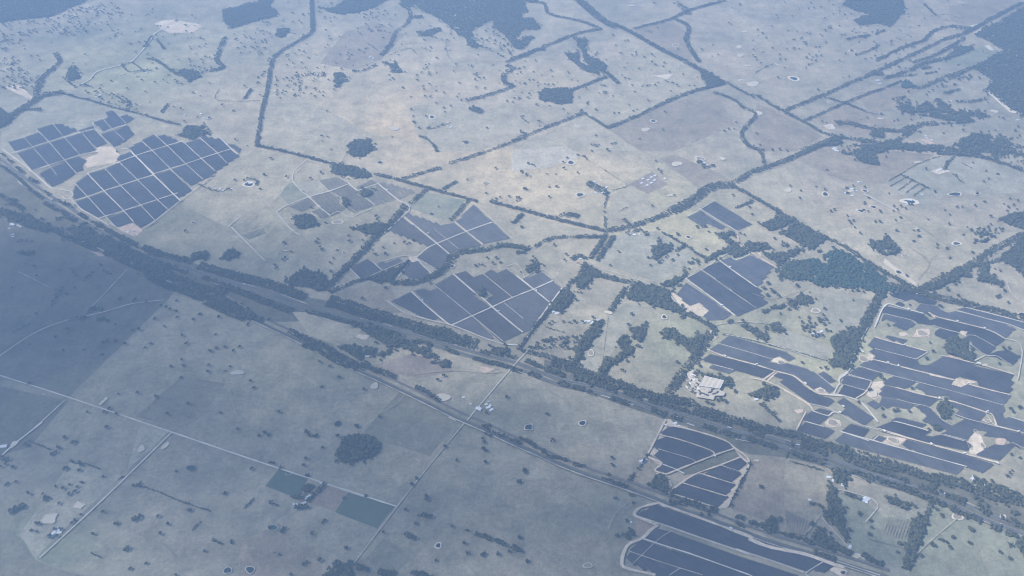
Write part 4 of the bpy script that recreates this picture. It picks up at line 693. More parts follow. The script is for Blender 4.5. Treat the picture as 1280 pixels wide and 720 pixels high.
WOODS = [('triangular wood', 11, 0, 'c 850,300 880,325 960,360 1003,392 990,402 928,414'),  # what, spacing, gaps, outline
 ('dark closed forest', 13, 0, 'X -90,-120 650,-60 700,0 640,30 520,90 400,140 200,155 60,170 -90,215'), ('dark far hillside wood', 12, 0, 'a 1085,133 1040,80 1050,50 1130,30 1200,12 1290,-10 b 60,30 112,72 20,98'), ('dark far wood with a straight lower edge', 12, 0, 'b 285,38 360,42 430,0 480,-20 640,-10 560,35 470,66 400,70'),
 ('broad far forest with a ragged lower edge', 13.5, .1, 'U 130,-60 1290,-60 1200,20 1130,40 1150,98 1090,115 1180,150 1250,218 1240,240 1090,245 1045,325 1190,290 1195,302 1110,400 1065,395 880,215 870,160 715,240 700,310 770,375 720,395 680,370 640,300 590,285 450,160 230,45 180,85 130,40'),
 ('small crescent wood', 11, 0, 'U 275,255 300,245 320,262 440,230 440,250 370,298 280,285'), ('oval plantation of dark trees', 10.5, 0, 'c 122,445 150,422 215,417 262,422 285,458 268,485 200,490 140,475'), ('dark grove of two joined patches', 10.5, .15, 'c 245,258 310,250 330,310 400,315 405,350 350,340 290,300'),
 ('small dark oval wood', 10.5, 0, 'b 95,140 155,138 160,150 120,180 95,165'), ('trapezoid copse of dark trees', 10, 0, 'a 322,318 355,313 377,370 318,388'), ('dark wood at the picture edge', 10, 0, 'a -40,520 10,515 60,560 20,600 -40,610'), ('dark copse with a pale verge', 10, .05, 'a 842,640 880,600 950,600 990,632 900,660'),
 ('dark lobed grove', 10, .1, 'a 838,340 870,332 935,335 940,362 890,388'), ('large oval copse of mixed trees', 10, 0, 'b 436,690 468,662 530,656 550,690 548,712 500,742 450,735 432,718'), ('long dark plantation', 9.5, 0, 'f 362,100 400,92 545,145 520,165 460,165 362,135'), ('kite-shaped grove', 9.5, 0, 'f 170,340 230,333 308,375 222,407 182,385'),
 ('long tapering wood', 9.5, 0, 'f 438,400 600,366 622,400 560,440'), ('broad dark wood', 9.5, 0, 'f 145,640 230,588 320,620 342,660 310,690 150,660'), ('dark wedge of trees', 9.5, 0, 'f 520,640 722,556 640,650 580,652'), ('small oval grove', 9, 0, 'L 758,215 800,178 868,190 870,212 800,230'), ('small leaning grove', 9, 0, 'L 612,245 640,238 692,290 640,300'),
 ('small diamond-shaped wood', 9, 0, 'e 1045,540 1090,498 1132,515 1080,552'), ('low round thicket', 8, 0, 'e 910,520 965,516 970,538 920,542'), ('horseshoe grove of dense trees', 9.5, .1, 'g 690,455 740,460 750,500 690,555 650,540'), ('small square wood', 9, 0, 'g 65,602 108,545 132,580 85,606'), ('ragged triangular wood', 9.5, .1, 'O 275,235 400,235 392,250 340,255 407,290 380,302 310,260'),
 ('low wood with a flat base', 9.5, .1, 'O 440,300 520,285 612,322 500,340'), ('arrowhead-shaped wood', 9.5, 0, 'O 240,388 340,330 400,305 470,345 410,370 360,345 250,392'), ('long triangular wood', 9.5, 0, 'O 550,355 790,325 650,420'), ('five-sided wood', 9.5, 0, 'O 635,480 660,430 750,390 810,400 810,492'), ('wood planted in long stripes', 9, .0, 'O 535,187 640,135 740,150 750,170 600,222'),
 ('dark square wood', 9.5, 0, 'h 130,420 215,368 352,450 280,497'), ('deep green forest block with pale gaps', 11, .2, 'h 110,636 160,572 290,540 400,500 520,560 640,640 690,690 620,712 500,690 390,672 300,668 250,640'), ('ragged triangular copse', 10, .1, 'h 563,470 632,438 688,507 640,526 568,500'), ('wide dark wood at the frame edge', 10.5, .05, 'h 1160,360 1230,328 1300,318 1300,415'),
 ('dense belt wood', 10, .05, 'h 800,690 900,628 1010,580 1020,618 960,640 860,690'), ('lower edge forest wedge', 10.5, 0, 'h 1170,520 1290,435 1290,630 1228,592'), ('small spur of trees', 10, .1, 'h 1080,570 1112,562 1118,620 1180,655 1175,668 1060,642'), ('leafy wood wedge', 9.2, 0, 'l 362,285 420,250 500,235 515,250 460,424 365,396 385,322'),
 ('dark square wood', 9.2, 0, 'l 900,290 930,280 1000,280 1012,330 1052,362 1030,385 905,340'), ('round grove', 9, 0, 'l 860,592 895,566 930,600 912,665 872,622'), ('tiny round thicket', 8, 0, 'l 848,690 875,690 875,712 850,712'), ('flame-shaped grove', 9, 0, 'A 428,60 450,40 640,130 622,166 556,150'), ('round-topped grove', 9, 0, 'A 655,60 720,28 762,90 750,130 662,92'),
 ('curving thicket', 8.6, .05, 'A 70,432 160,430 300,470 355,505 330,545 210,470'), ('loose thicket', 9.5, .25, 'w 480,95 620,40 725,50 640,110 560,122'), ('tall ragged wood', 8.6, .05, 'p 372,298 400,310 432,440 457,562 338,440'), ('dark thicket with a bare side', 8.6, .1, 'p 290,532 305,485 335,495 380,562 450,612 400,590'), ('rectangular plantation', 8.4, 0, 'p 757,455 820,440 732,690 684,672'),
 ('lens-shaped thicket', 8, 0, 'p 614,350 690,350 727,382 700,388'), ('thicket at the right frame edge', 9, 0, 'p 1228,565 1290,530 1290,625'), ('thicket around a house', 8.6, .2, 'S 320,222 462,220 400,372 330,332'), ('open woodland', 12, .35, 'W 500,140 600,175 750,120 860,195 1000,200 1070,222 930,262 800,250 640,222 520,200'), ('square dark wood', 10, 0, 'W 345,322 420,298 412,357 360,352'),
 ('broad roadside wood', 11, 0, 'W 218,470 300,410 460,382 740,420 782,440 600,440 450,430 330,468 382,500 362,532 300,520'), ('wide forest spreading down the slope', 12, .12, 'W 788,432 960,330 1062,340 1052,430 980,470 850,462'), ('open woodland on the slope', 15, .5, 'W 1060,340 1190,350 1210,460 1090,480 1040,440'), ('vast dark forest', 14, 0, 'd 1035,320 1180,240 1090,182 1040,165 1180,90 1300,20 1420,0 1420,600 1280,545 1230,520 1100,430 1135,385'),
 ('dark ridge forest', 13, 0, 'd 428,28 460,-20 690,-20 722,45 650,130 590,112 500,122 480,100 540,70'), ('triangular pine block', 10.5, 0, 'V 300,655 345,655 442,712 300,705'), ('small roadside wood', 10, .1, 'W 50,392 150,350 150,402 60,412'), ('long dark wood strip', 8.6, 0, 'r 0,-60 60,-40 250,10 380,90 430,112 370,136 320,132 210,80 100,42 0,0'), ('long dark highway wood', 8.8, 0, 'r 520,112 660,80 760,140 900,200 1040,260 1280,390 1280,482 1180,432 1050,370 860,290 700,210 560,150'),
 ('dark wood between road and railway', 9, .08, 's 120,262 280,360 450,420 620,470 640,520 770,600 900,690 960,717 850,717 700,620 560,560 400,480 250,410 120,352'), ('dark wood between the roads', 9, .1, 't 580,320 700,300 880,380 1022,450 1000,500 860,490 760,450 660,390'), ('small dark thicket', 8.6, 0, 't 590,520 640,490 692,490 690,532 600,542'), ('ragged thicket', 8.6, .15, 't 405,480 560,470 620,600 560,560'),
 ('long low thicket', 8.6, .05, 't 1000,500 1130,480 1125,520 1010,522'), ('leaning thicket', 8.4, 0, 't 718,545 800,488 822,510 742,562'), ('oval thicket', 8.2, 0, 'u 165,352 200,333 270,340 262,382 180,382'), ('dense thicket', 8.4, 0, 'u 0,222 100,228 82,262 0,268'), ('roadside thicket', 8.4, 0, 'u 592,262 620,222 720,225 742,255 690,285 620,275'), ('roadside thicket with a notch', 8.6, .08, 'v 230,190 330,195 420,240 400,275 260,235'),
 ('dark wood beyond the verge', 8.6, 0, 'x 650,362 680,320 722,338 712,380 668,392'), ('V-shaped wood', 9, 0, 'k 490,300 515,265 580,330 540,370 470,402 440,452 400,452 432,376 482,372 522,332'), ('kite-shaped thicket', 9, 0, 'k 550,240 632,224 622,272 600,302'), ('broad hooked wood', 9.2, 0, 'k 700,250 740,228 770,265 842,280 870,260 900,262 862,382 838,340 810,310 720,272'), ('slanting wood', 9, 0, 'k 280,392 310,396 437,203 392,200 340,272'),
 ('small slanting plantation', 9, 0, 'k 182,146 240,60 302,70 250,142'), ('dense wood along the lane', 9.2, 0, 'k 540,60 580,20 700,40 742,60 752,100 832,160 830,176 700,130 540,96'), ('block of trees by the lane', 9.2, 0, 'g 285,642 330,590 352,568 425,625 370,640 330,692'), ('rounded wood', 9, .05, 'n 368,145 385,110 420,75 480,58 540,65 575,100 555,150 500,172 440,182 392,168'),
 ('dark thicket at the bottom edge', 8.6, .05, 'n 318,720 372,645 440,675 460,720'), ('dark roundish thicket', 8, .05, 'o 505,510 530,490 575,500 588,520 560,548 515,540'), ('wood by the road bend', 9, .1, 'g 698,662 740,648 790,630 812,588 824,592 780,662 740,678'), ('loose grove', 9.5, .3, 'P 220,480 300,450 330,520 300,570 230,550'), ('low thicket on the field edge', 8, .1, 'R 270,255 330,215 375,240 350,290 290,290'),
 ('square grove', 8.6, .1, 'N 660,195 690,180 725,205 715,225 665,222'), ('scrubby grove', 10, .35, 'l 110,130 250,60 300,108 200,122'), ('scattered grove', 11, .3, 'c 300,180 345,190 350,260 440,310 430,345 350,300'), ('ragged grove', 10, .3, 'b 605,295 650,295 695,345 640,340'), ('loose copse', 10, .3, 'b 362,350 400,345 430,375 370,420'), ('wooded streamside', 9.5, .1, 'V 650,470 740,380 860,375 870,390 760,450 660,485')]
for what, sp, gaps, s in WOODS:
    g = ragged(gpts(s), 18, 10); pts = fill(g, sp, gaps)
    pts += [p for p in fill(grown(gpts(s), 20), sp * 1.2) if rng.random() < .08]      # strays round the edge
    mass('woodland', pts, what, s, 'wood', WOODV, LEAF2 if 'forest block' in what or 'pine' in what else LEAF)

BELTS = [('tree belt along the straight road', 24, 9, .05, 'c 1008,392 1080,430 1140,462'),  # what, width m, spacing, gaps, line
 ('thick tree belt', 62, 9, .1, 'a 20,565 60,545 130,500 200,455 290,440'), ('thin tree belt', 17, 9, .12, 'a 290,440 360,460 440,480 520,505 600,525 680,545 760,570 850,590'), ('tall straight tree belt', 34, 9, 0, 'b 262,-10 268,150'), ('straight tree belt', 26, 9, .03, 'b 265,150 235,175 110,250 75,300 55,420 30,520 5,680'),
 ('long tree-lined road belt', 20, 8, .05, 'f 0,10 100,30 240,65 370,100'), ('long tree-lined road belt', 22, 8, .05, 'f 565,145 680,175 790,205 900,235 1040,270'), ('long tree-lined road belt', 24, 8, .05, 'f 1105,275 1280,320 g 160,345 300,380 440,412'), ('straight field-edge tree belt', 20, 8.5, .05, 'c 0,665 100,625 220,580 340,535'), ('straight field-edge tree belt', 20, 8.5, .02, 'c 340,535 450,605'),
 ('straight field-edge tree belt', 26, 8.5, .02, 'c 450,605 560,560 700,495 830,440 1000,395'), ('row of dense trees', 20, 8.5, .05, 'f 910,95 1050,50 1190,0 1275,-30'), ('row of dense trees', 22, 8.5, .05, 'f 690,165 780,140 865,115'), ('wide wooded road belt', 75, 10, .08, 'c 300,-10 350,35 430,100 490,130'), ('wide wooded road belt', 42, 9.5, .04, 'c 490,120 570,160 700,235 800,285 880,330'),
 ('tree belt along the straight road', 26, 9, .04, 'd 10,445 140,525 250,580 340,630 450,655'), ('broad tree belt', 45, 9.5, .04, 'd 450,655 560,670 700,690 900,695'), ('wooded road belt', 32, 9, .05, 'h 870,45 1060,60 1180,95 1280,130'), ('narrow tree belt', 26, 9, .05, 'c 570,140 640,120 740,95 840,50 1000,5'), ('clumpy creek trees', 55, 11, .3, 'c 770,15 810,45 830,70'), ('winding creek trees', 34, 9.5, .12, 'c 770,95 830,130 820,190 850,250 880,295'),
 ('tree belt', 30, 9.5, .05, 'c 0,280 110,240 230,190 330,155 420,140'), ('tree belt', 26, 9.5, .05, 'c 70,10 150,20 170,65 260,90 330,105 420,140'), ('winding creek trees', 26, 9, .12, 'c 950,440 1030,465 1090,510 1140,530 1145,550 1100,600 1080,640 1110,690 1180,710'), ('winding creek trees', 26, 9, .12, 'g 1100,5 1150,25 1180,60 1188,105'),
 ('broad creek woodland', 34, 9, .05, 'g 440,412 540,395 640,365 740,325'), ('broad creek woodland', 66, 9, .06, 'g 740,325 830,280 890,235 940,205 1040,195'), ('creek-side tree belt', 34, 9, .04, 'g 1050,182 1120,140 1200,110 1280,82 h 180,70 330,5'), ('thick roadside trees', 40, 10, .1, 'd 240,712 310,685 380,658 430,645'), ('long diagonal tree belt', 24, 8.5, .05, 'g 1040,200 1130,250 1200,290 1280,340'), ('long diagonal tree belt', 28, 8.5, .04, 'h 100,305 200,370 340,440 440,490 560,570 680,640 780,690'),
 ('wide tree belt', 40, 9.5, .08, 'h 790,690 900,630 1010,580 1150,490 1280,428'), ('creek trees', 16, 8, .1, 'g -10,478 75,495'), ('creek trees', 20, 8, .1, 'g 110,485 180,450 250,440 330,440 425,440'), ('narrow creek trees', 20, 8, .08, 'f 350,700 470,650 560,630 660,660 '), ('curving creek woodland', 40, 8.6, .05, 'f 640,655 760,650 860,610 900,570 930,530 990,510'), ('creek woodland', 30, 8.6, .05, 'f 990,508 1080,500 1160,480 1280,495'),
 ('straight dark tree belt', 40, 8.6, .02, 'f 325,690 400,610 480,530 560,440 640,370 700,295'), ('straight dark tree belt', 28, 8.6, .05, 'f 725,280 770,245 800,218'), ('short windbreak', 14, 8, 0, 'f 880,215 945,180'), ('short windbreak', 17, 8, 0, 'f 915,360 960,315 1000,265'), ('short windbreak', 14, 8, .1, 'f 1215,375 1250,330'), ('short windbreak', 15, 8, 0, 'g 2,375 50,335'), ('double tree row', 24, 8, 0, 'g 440,430 370,540'), ('double tree row', 26, 8, 0, 'g 478,436 400,550'),
 ('thin tree row', 12, 7.5, .1, 'g 708,420 780,460 855,505'), ('thin tree row', 18, 8, .05, 'g 860,515 920,545'), ('dense hedge-like belt', 24, 8.2, .03, 'g 920,545 1000,510 1050,490 1110,505'), ('stub of trees', 18, 8, .05, 'g 770,505 815,478'), ('curved tree belt', 36, 8.8, .04, 'g 360,590 430,625 560,655 640,685 740,705'), ('thin straight tree row', 13, 7.5, .03, 'k 30,330 90,245 190,130'), ('thin straight tree row', 16, 8, .05, 'k 190,130 230,75 285,5'), ('thin hedge', 8, 7, .12, 'k 140,215 210,240 272,256'),
 ('row of small bushy trees', 16, 10, .35, 'k 150,290 240,275 330,268'), ('row of small bushy trees', 18, 9.5, .3, 'k 80,320 180,320 250,300 320,295'), ('row of small bushy trees', 12, 9.5, .3, 'k 250,325 320,325'), ('slanting tree belt', 24, 8.5, .02, 'k 535,40 500,90 462,148'), ('wooded lane', 30, 8.6, .04, 'k 830,160 900,200 950,230'), ('wooded lane', 44, 8.8, .05, 'k 945,235 910,290 850,380 800,440 735,535'),
 ('thin line of trees', 14, 9, .1, 'q 0,240 80,290 160,350 230,425 345,512'), ('verge thicket', 20, 8, .1, 'q 360,540 420,575 475,605'), ('verge thicket', 16, 8, .1, 'q 480,600 540,645'), ('dotted verge trees', 14, 9, .3, 'q 20,150 60,185 100,220'), ('dotted verge trees', 16, 9, .2, 'q 130,260 190,300'), ('dotted verge trees', 16, 9, .2, 'q 240,350 300,378'), ('dotted verge trees', 18, 9, .25, 'q 365,450 410,480'), ('dotted verge trees', 22, 9, .2, 'q 430,505 500,540 600,572'), ('verge thicket', 20, 8.5, .15, 'q 640,630 700,665'), ('thicket by the left road', 20, 9, .2, 'q 0,480 60,515 130,520'), ('thicket by the left road', 22, 9, .2, 'q 60,545 130,555 190,590'),
 ('verge tree belt', 22, 8.5, .15, 'r 740,50 830,100 900,140 1000,190 1090,235'), ('verge thicket', 26, 8.5, .2, 'q 450,670 540,660 600,680'), ('lower railway tree belt', 30, 8.6, .05, 'r 440,115 560,180 700,240 780,275'), ('lower railway tree belt', 26, 8.6, .05, 'r 830,300 900,330 1060,400 1280,500'), ('lower railway tree belt', 28, 8.6, .04, 's 20,340 120,410 260,460 470,545'), ('lower railway tree belt', 30, 8.6, .04, 's 500,570 650,640 800,700'), ('highway tree belt', 32, 8.6, .05, 's 0,130 160,190 380,240'), ('highway tree belt', 42, 8.6, .05, 's 450,275 580,315 760,365'), ('highway tree belt', 46, 8.6, .03, 's 760,370 1000,425 1280,530'),
 ('central verge trees', 18, 8.5, .1, 's 40,210 180,270 340,330'), ('central verge trees', 16, 8.5, .1, 's 470,370 580,405'), ('central verge trees', 30, 8.6, .08, 's 590,425 780,490 960,560 1180,640'), ('highway tree belt', 62, 8.8, .04, 't 330,110 400,125 600,195 780,245'), ('highway tree belt', 46, 8.8, .06, 't 780,245 1000,305 1280,370'), ('central verge trees', 20, 8.5, .06, 't 150,190 330,235 590,305'), ('railway tree belt', 26, 8.4, .04, 't 20,350 150,420 300,480 420,560 600,640'), ('railway tree belt', 22, 8.2, .05, 't 600,610 690,655 860,720'), ('railway tree belt', 18, 8.2, .03, 'u 0,540 80,580 190,650'),
 ('lower roadside trees', 20, 8.4, .08, 't 120,460 250,510 400,600 550,650'), ('highway tree belt', 56, 8.8, .06, 'u 0,60 150,115 330,160 480,205'), ('dotted highway trees', 17, 8.2, .05, 'u 520,258 580,275'), ('dotted highway trees', 17, 8.2, .05, 'u 725,290 785,305'), ('verge tree belt', 20, 8.2, .08, 'u 850,250 1000,285 1100,312'), ('verge tree belt', 24, 8.2, .08, 'u 1110,325 1280,368'), ('lower verge trees', 17, 8.2, .05, 'u 240,240 330,270'), ('lower verge trees', 17, 8.2, .05, 'u 460,310 600,352'), ('lower verge trees', 17, 8.2, .05, 'u 620,350 740,385'), ('lower verge trees', 19, 8.2, .05, 'u 750,395 840,418'), ('lower verge trees', 19, 8.2, .05, 'u 900,432 985,460'), ('lower verge trees', 19, 8.2, .05, 'u 1148,508 1218,532'),
 ('verge trees', 18, 8.2, .08, 'u 0,175 110,200'), ('low thicket', 20, 8.4, .25, 'u 60,290 165,300'), ('mid verge trees', 18, 8.2, .08, 'u 880,330 1010,385'), ('mid verge trees', 20, 8.2, .08, 'u 1040,395 1180,450'), ('far verge tree belt', 34, 8.6, .05, 'v 60,95 240,145 420,200 600,262'), ('far verge tree belt', 34, 8.6, .05, 'v 600,262 800,335 960,375 1190,415'), ('verge trees', 18, 8.2, .08, 'v 10,150 90,165 150,190'), ('verge trees', 17, 8.2, .03, 'v 120,250 200,275'), ('verge trees', 17, 8.2, .03, 'v 240,288 310,305'), ('verge trees', 19, 8.2, .03, 'v 345,318 410,342'),
 ('verge trees', 30, 8.4, .06, 'v 340,232 460,270 580,315'), ('verge trees', 22, 8.2, .06, 'v 640,330 780,378'), ('verge trees', 20, 8.2, .05, 'v 838,392 932,425'), ('verge trees', 18, 8.2, .03, 'v 540,378 600,392 672,422'), ('verge trees', 18, 8.2, .03, 'v 862,470 962,508'), ('verge trees', 18, 8.2, .05, 'v 968,432 1060,455 1152,487'), ('verge trees', 18, 8.2, .05, 'v 1020,520 1092,545'), ('verge trees', 16, 8.2, .05, 'v 1188,492 1232,502'),
 ('far verge tree belt', 34, 8.6, .04, 'w 60,195 250,255 430,315 640,370'), ('far verge tree belt', 32, 8.6, .05, 'w 640,370 850,415 1050,485 1280,535'), ('mid verge trees', 18, 8.2, .05, 'w 95,250 200,285 335,332'), ('lower verge trees', 17, 8.2, .03, 'w 128,340 212,375'), ('lower verge trees', 20, 8.2, .03, 'w 258,385 405,432'), ('mid verge trees', 34, 8.6, .06, 'w 490,365 600,405'), ('lower verge trees', 17, 8.2, .03, 'w 472,440 520,466'), ('lower verge trees', 18, 8.2, .03, 'w 528,452 612,490'), ('lower verge trees', 20, 8.2, .05, 'w 638,492 702,515'),
 ('mid verge trees', 24, 8.4, .05, 'w 900,500 1000,530 1100,562'), ('lower verge trees', 18, 8.2, .05, 'w 830,552 882,575'), ('lower verge trees', 22, 8.2, .05, 'w 898,582 980,600 1082,632'), ('thin hedge', 8, 7, .05, 'w 820,620 920,650'), ('thin hedge', 8, 7, .05, 'w 938,655 1080,695'), ('short hedge', 9, 7, 0, 'w 784,598 802,560'), ('mid verge trees', 20, 8.4, .2, 'w 790,465 850,490'), ('far verge tree belt', 22, 8.4, .05, 'w 1170,540 1280,568'),
 ('far verge tree belt', 40, 8.6, .06, 'x 0,110 150,155 300,205 460,245'), ('far verge tree belt', 34, 8.6, .06, 'x 470,245 620,295 860,342 '), ('far verge tree belt', 40, 8.8, .12, 'x 860,345 940,385 1100,425 1280,475'), ('mid verge trees', 17, 8.2, .05, 'x 150,210 212,232'), ('mid verge trees', 17, 8.2, .05, 'x 228,238 302,262'), ('mid verge trees', 18, 8.2, .03, 'x 318,265 412,302'), ('mid verge trees', 16, 8.2, .03, 'x 438,310 502,335'), ('clump of roadside trees', 26, 8.4, .1, 'x 85,188 115,168'), ('mid verge trees', 18, 8.2, .05, 'x 578,368 682,398'), ('far verge tree belt', 24, 8.4, .08, 'x 750,345 810,362'),
 ('mid verge trees', 24, 8.4, .06, 'x 758,430 820,445 880,470'), ('median trees', 18, 8.2, .05, 'x 150,272 245,302'), ('median trees', 22, 8.2, .06, 'x 250,305 420,362 600,430 742,490'), ('median trees', 22, 8.2, .06, 'x 790,512 900,565 982,597'), ('scattered verge trees', 20, 9, .3, 'x 940,385 1010,400'), ('scattered verge trees', 30, 9, .3, 'x 990,370 1060,412'), ('scattered verge trees', 24, 9, .3, 'x 1040,455 1100,470 1165,478'), ('mid verge trees', 26, 8.4, .08, 'x 960,495 1045,552'), ('mid verge trees', 20, 8.2, .1, 'x 1125,582 1172,602'), ('mid verge trees', 22, 8.2, .06, 'x 1185,600 1290,642'), ('lower verge trees', 22, 8.2, .08, 'x 1060,635 1112,652'), ('lower verge trees', 22, 8.2, .08, 'x 1158,672 1225,695'),
 ('railway-side trees', 15, 8, .1, 'o 40,72 90,95 150,135'), ('railway-side trees', 13, 8, .15, 'o 160,150 250,172'), ('roadside trees', 13, 8, .3, 'T 310,520 400,570 560,640 640,680'), ('railway-side trees', 17, 8.2, .15, 'o 290,190 340,200'), ('railway-side trees', 18, 8.2, .12, 'o 425,265 540,300'), ('railway-side trees', 26, 8.4, .2, 'o 640,290 700,305 770,330'), ('field-edge trees', 12, 8, .25, 'P 40,490 100,400 180,300'), ('tree row under the sliced solar farm', 18, 8.2, .05, 'P 350,600 520,655 690,705'), ('roadside trees', 22, 8.4, .08, 'Q 550,70 700,70 860,120 960,145'), ('roadside trees', 17, 8.2, .15, 'R 0,195 60,210 '), ('roadside trees', 20, 8.2, .06, 'R 110,235 270,290'),
 ('roadside trees', 17, 8.2, .06, 'R 290,300 400,335 520,370 640,405'), ('roadside trees', 14, 8.2, .2, 'R 0,250 60,275'), ('roadside trees', 22, 8.2, .08, 'R 640,410 760,440 880,490'), ('roadside trees', 22, 8.2, .08, 'R 700,500 780,530 870,572'), ('roadside trees', 28, 8.4, .06, 'R 830,425 920,470 1000,525'), ('roadside trees', 22, 8.2, .06, 'R 1128,528 1200,575 1290,612'), ('lane-side trees', 15, 8.2, .05, 'p 780,455 815,430 838,370'), ('fence-line trees', 9, 8, .1, 'P 935,370 860,540 780,700'), ('tree row by the drive', 16, 8.4, .15, 'S 400,410 460,440 530,470'),
 ('straight low hedge', 9, 6.5, 0, 'm 660,292 740,320 850,365 990,412'), ('short low hedge', 11, 6.5, 0, 'm 370,178 420,195 470,212'), ('short low hedge', 10, 6.5, .1, 'm 140,83 240,122'), ('short low hedge', 12, 6.5, 0, 'm 1155,395 1192,356'), ('short low hedge', 11, 6.5, 0, 'm 905,500 945,460'), ('short low hedge', 12, 6.5, 0, 'm 1000,545 1047,568'), ('short low hedge', 10, 6.5, .1, 'm 433,608 475,630'), ('clump of joined bushes', 22, 8, 0, 'm 50,420 85,400 115,385'), ('clump of joined bushes', 18, 8, 0, 'm 630,455 668,435'), ('row of joined trees', 14, 8, .05, 'n 765,430 825,440'),
 ('row of joined trees', 18, 8, .02, 'n 1033,518 1070,530 1102,548'), ('row of joined trees', 17, 8, .02, 'n 1128,552 1180,572 1247,602'), ('tiny hedge', 11, 7, 0, 'n 72,375 102,383'), ('tiny hedge', 11, 7, 0, 'n 88,606 122,620'), ('clump of joined bushes', 16, 8, 0, 'n 706,525 750,545'), ('clump of joined bushes', 18, 8, .05, 'n 235,35 255,55 290,60'), ('row of joined trees', 24, 8.4, .05, 'n 450,665 505,682'), ('row of joined trees', 30, 8.4, .1, 'n 580,698 645,710'), ('row of joined trees', 20, 8.4, .1, 'n 735,705 830,718'), ('fence-line scrub', 9, 8, .2, 'n 160,345 215,345 245,360'), ('windbreak beside the farm lane', 18, 8, .05, 'n 245,365 325,285'), ('garden trees', 40, 9, .35, 'n 190,350 260,290'), ('garden trees', 22, 8.4, .25, 'n 190,400 240,390'),
 ('thin creek trees', 36, 10, .1, 'a 262,255 280,300 200,370 170,450'), ('sinuous tree belt', 26, 9.5, .12, 'a 695,278 745,292 830,350 870,360'), ('sinuous tree belt', 34, 9.5, .2, 'a 950,345 1050,320 1020,280 1060,180'), ('thin hedge', 9, 8, .1, 'a 1032,422 1018,470 1130,478 1232,474'), ('short windbreak', 14, 8, 0, 'a 1150,468 1182,422'), ('dark hedge beside the drive', 14, 8, 0, 'a 715,172 680,225'), ('short windbreak', 18, 9, .1, 'a 742,190 772,232'), ('square windbreak', 10, 8, 0, 'a 575,308 622,298 680,340'), ('square windbreak', 9, 8, .1, 'a 580,312 605,340 690,335'), ('short windbreak', 14, 8, 0, 'a 760,532 790,495'), ('hedge beside the homestead', 10, 8, 0, 'J 860,180 930,275'), ('loose belt', 30, 10, .2, 'a 40,545 100,520 190,520'),
 ('far tree belt', 30, 10, .1, 'U 205,80 210,130 180,200 100,260 60,340 5,420 -20,445'), ('spur of trees', 34, 10, .05, 'U 210,145 300,140'), ('thin hedge', 10, 8.5, .05, 'U 40,445 200,390 268,442'), ('plantation strip', 22, 9, 0, 'c 275,430 440,365'), ('plantation strip', 34, 9, 0, 'c 440,340 500,395'), ('curved hedge', 14, 8.5, .1, 'b 770,645 800,655 830,680 850,712 f 850,30'), ('creek trees', 34, 10, .05, 'U 980,500 1100,460 1200,410 1280,400'), ('creek trees', 40, 10, .08, 'U 985,530 1030,560 960,600 970,670 1030,690'), ('leafy creek tree belt', 28, 9.5, .05, 'b 990,475 1060,460 1140,435 1215,408'), ('round grove of dense trees', 55, 10, .05, 'b 1010,510 1060,530'), ('ragged tree row', 20, 9.5, .2, 'b 455,338 500,335 565,310'), ('row of garden trees', 20, 9.5, .2, 'b 805,610 850,600 910,580'), ('hedge by the drive', 9, 8, .1, 'b 525,205 575,240'), ('scatter belt', 60, 15, .35, 'b 190,365 260,350 320,355'),
 ('far tree belt', 34, 10.5, .03, 'V 0,620 180,540 500,390 640,320'), ('far tree belt', 36, 10.5, .03, 'V 640,320 780,280 900,220 1100,110 1260,30'), ('far tree belt', 26, 10, .04, 'V 100,490 300,390 480,330'), ('far tree belt', 26, 10, .04, 'V 480,330 560,250 690,215'), ('far tree belt', 30, 10, .04, 'V 390,505 600,430 800,310'), ('far tree belt', 34, 10, .06, 'V 390,550 500,505 650,475'), ('far tree belt', 26, 10, .05, 'V 175,625 400,560'), ('far tree belt', 18, 10, .05, 'V 160,635 280,615 410,605'), ('far tree belt', 34, 10.5, .06, 'V 450,710 640,630 860,550'), ('short far windbreak', 14, 9, 0, 'V 490,595 582,580'), ('short far windbreak', 16, 9, 0, 'V 460,555 535,545'), ('short far windbreak', 17, 9, 0, 'V 180,700 290,655'), ('thin far hedge', 12, 9, .1, 'V 280,240 380,300'), ('far tree row', 26, 10, .1, 'V -10,300 50,288'), ('far tree row', 20, 10, .1, 'V 90,280 160,248'), ('far tree row', 22, 10, .03, 'd 485,262 545,245 600,215'), ('thin far hedge', 12, 9, .1, 'V 180,345 270,310'), ('thin far hedge', 14, 9, .05, 'V 480,40 570,125'), ('thin far hedge', 12, 9, .05, 'V 590,125 680,120 760,150'), ('thin far hedge', 10, 9, .1, 'V 600,140 685,175'), ('clustered hamlet trees', 50, 11, .25, 'V 700,215 780,230 860,230'), ('clustered farm trees', 50, 11, .2, 'V 60,590 150,600'),
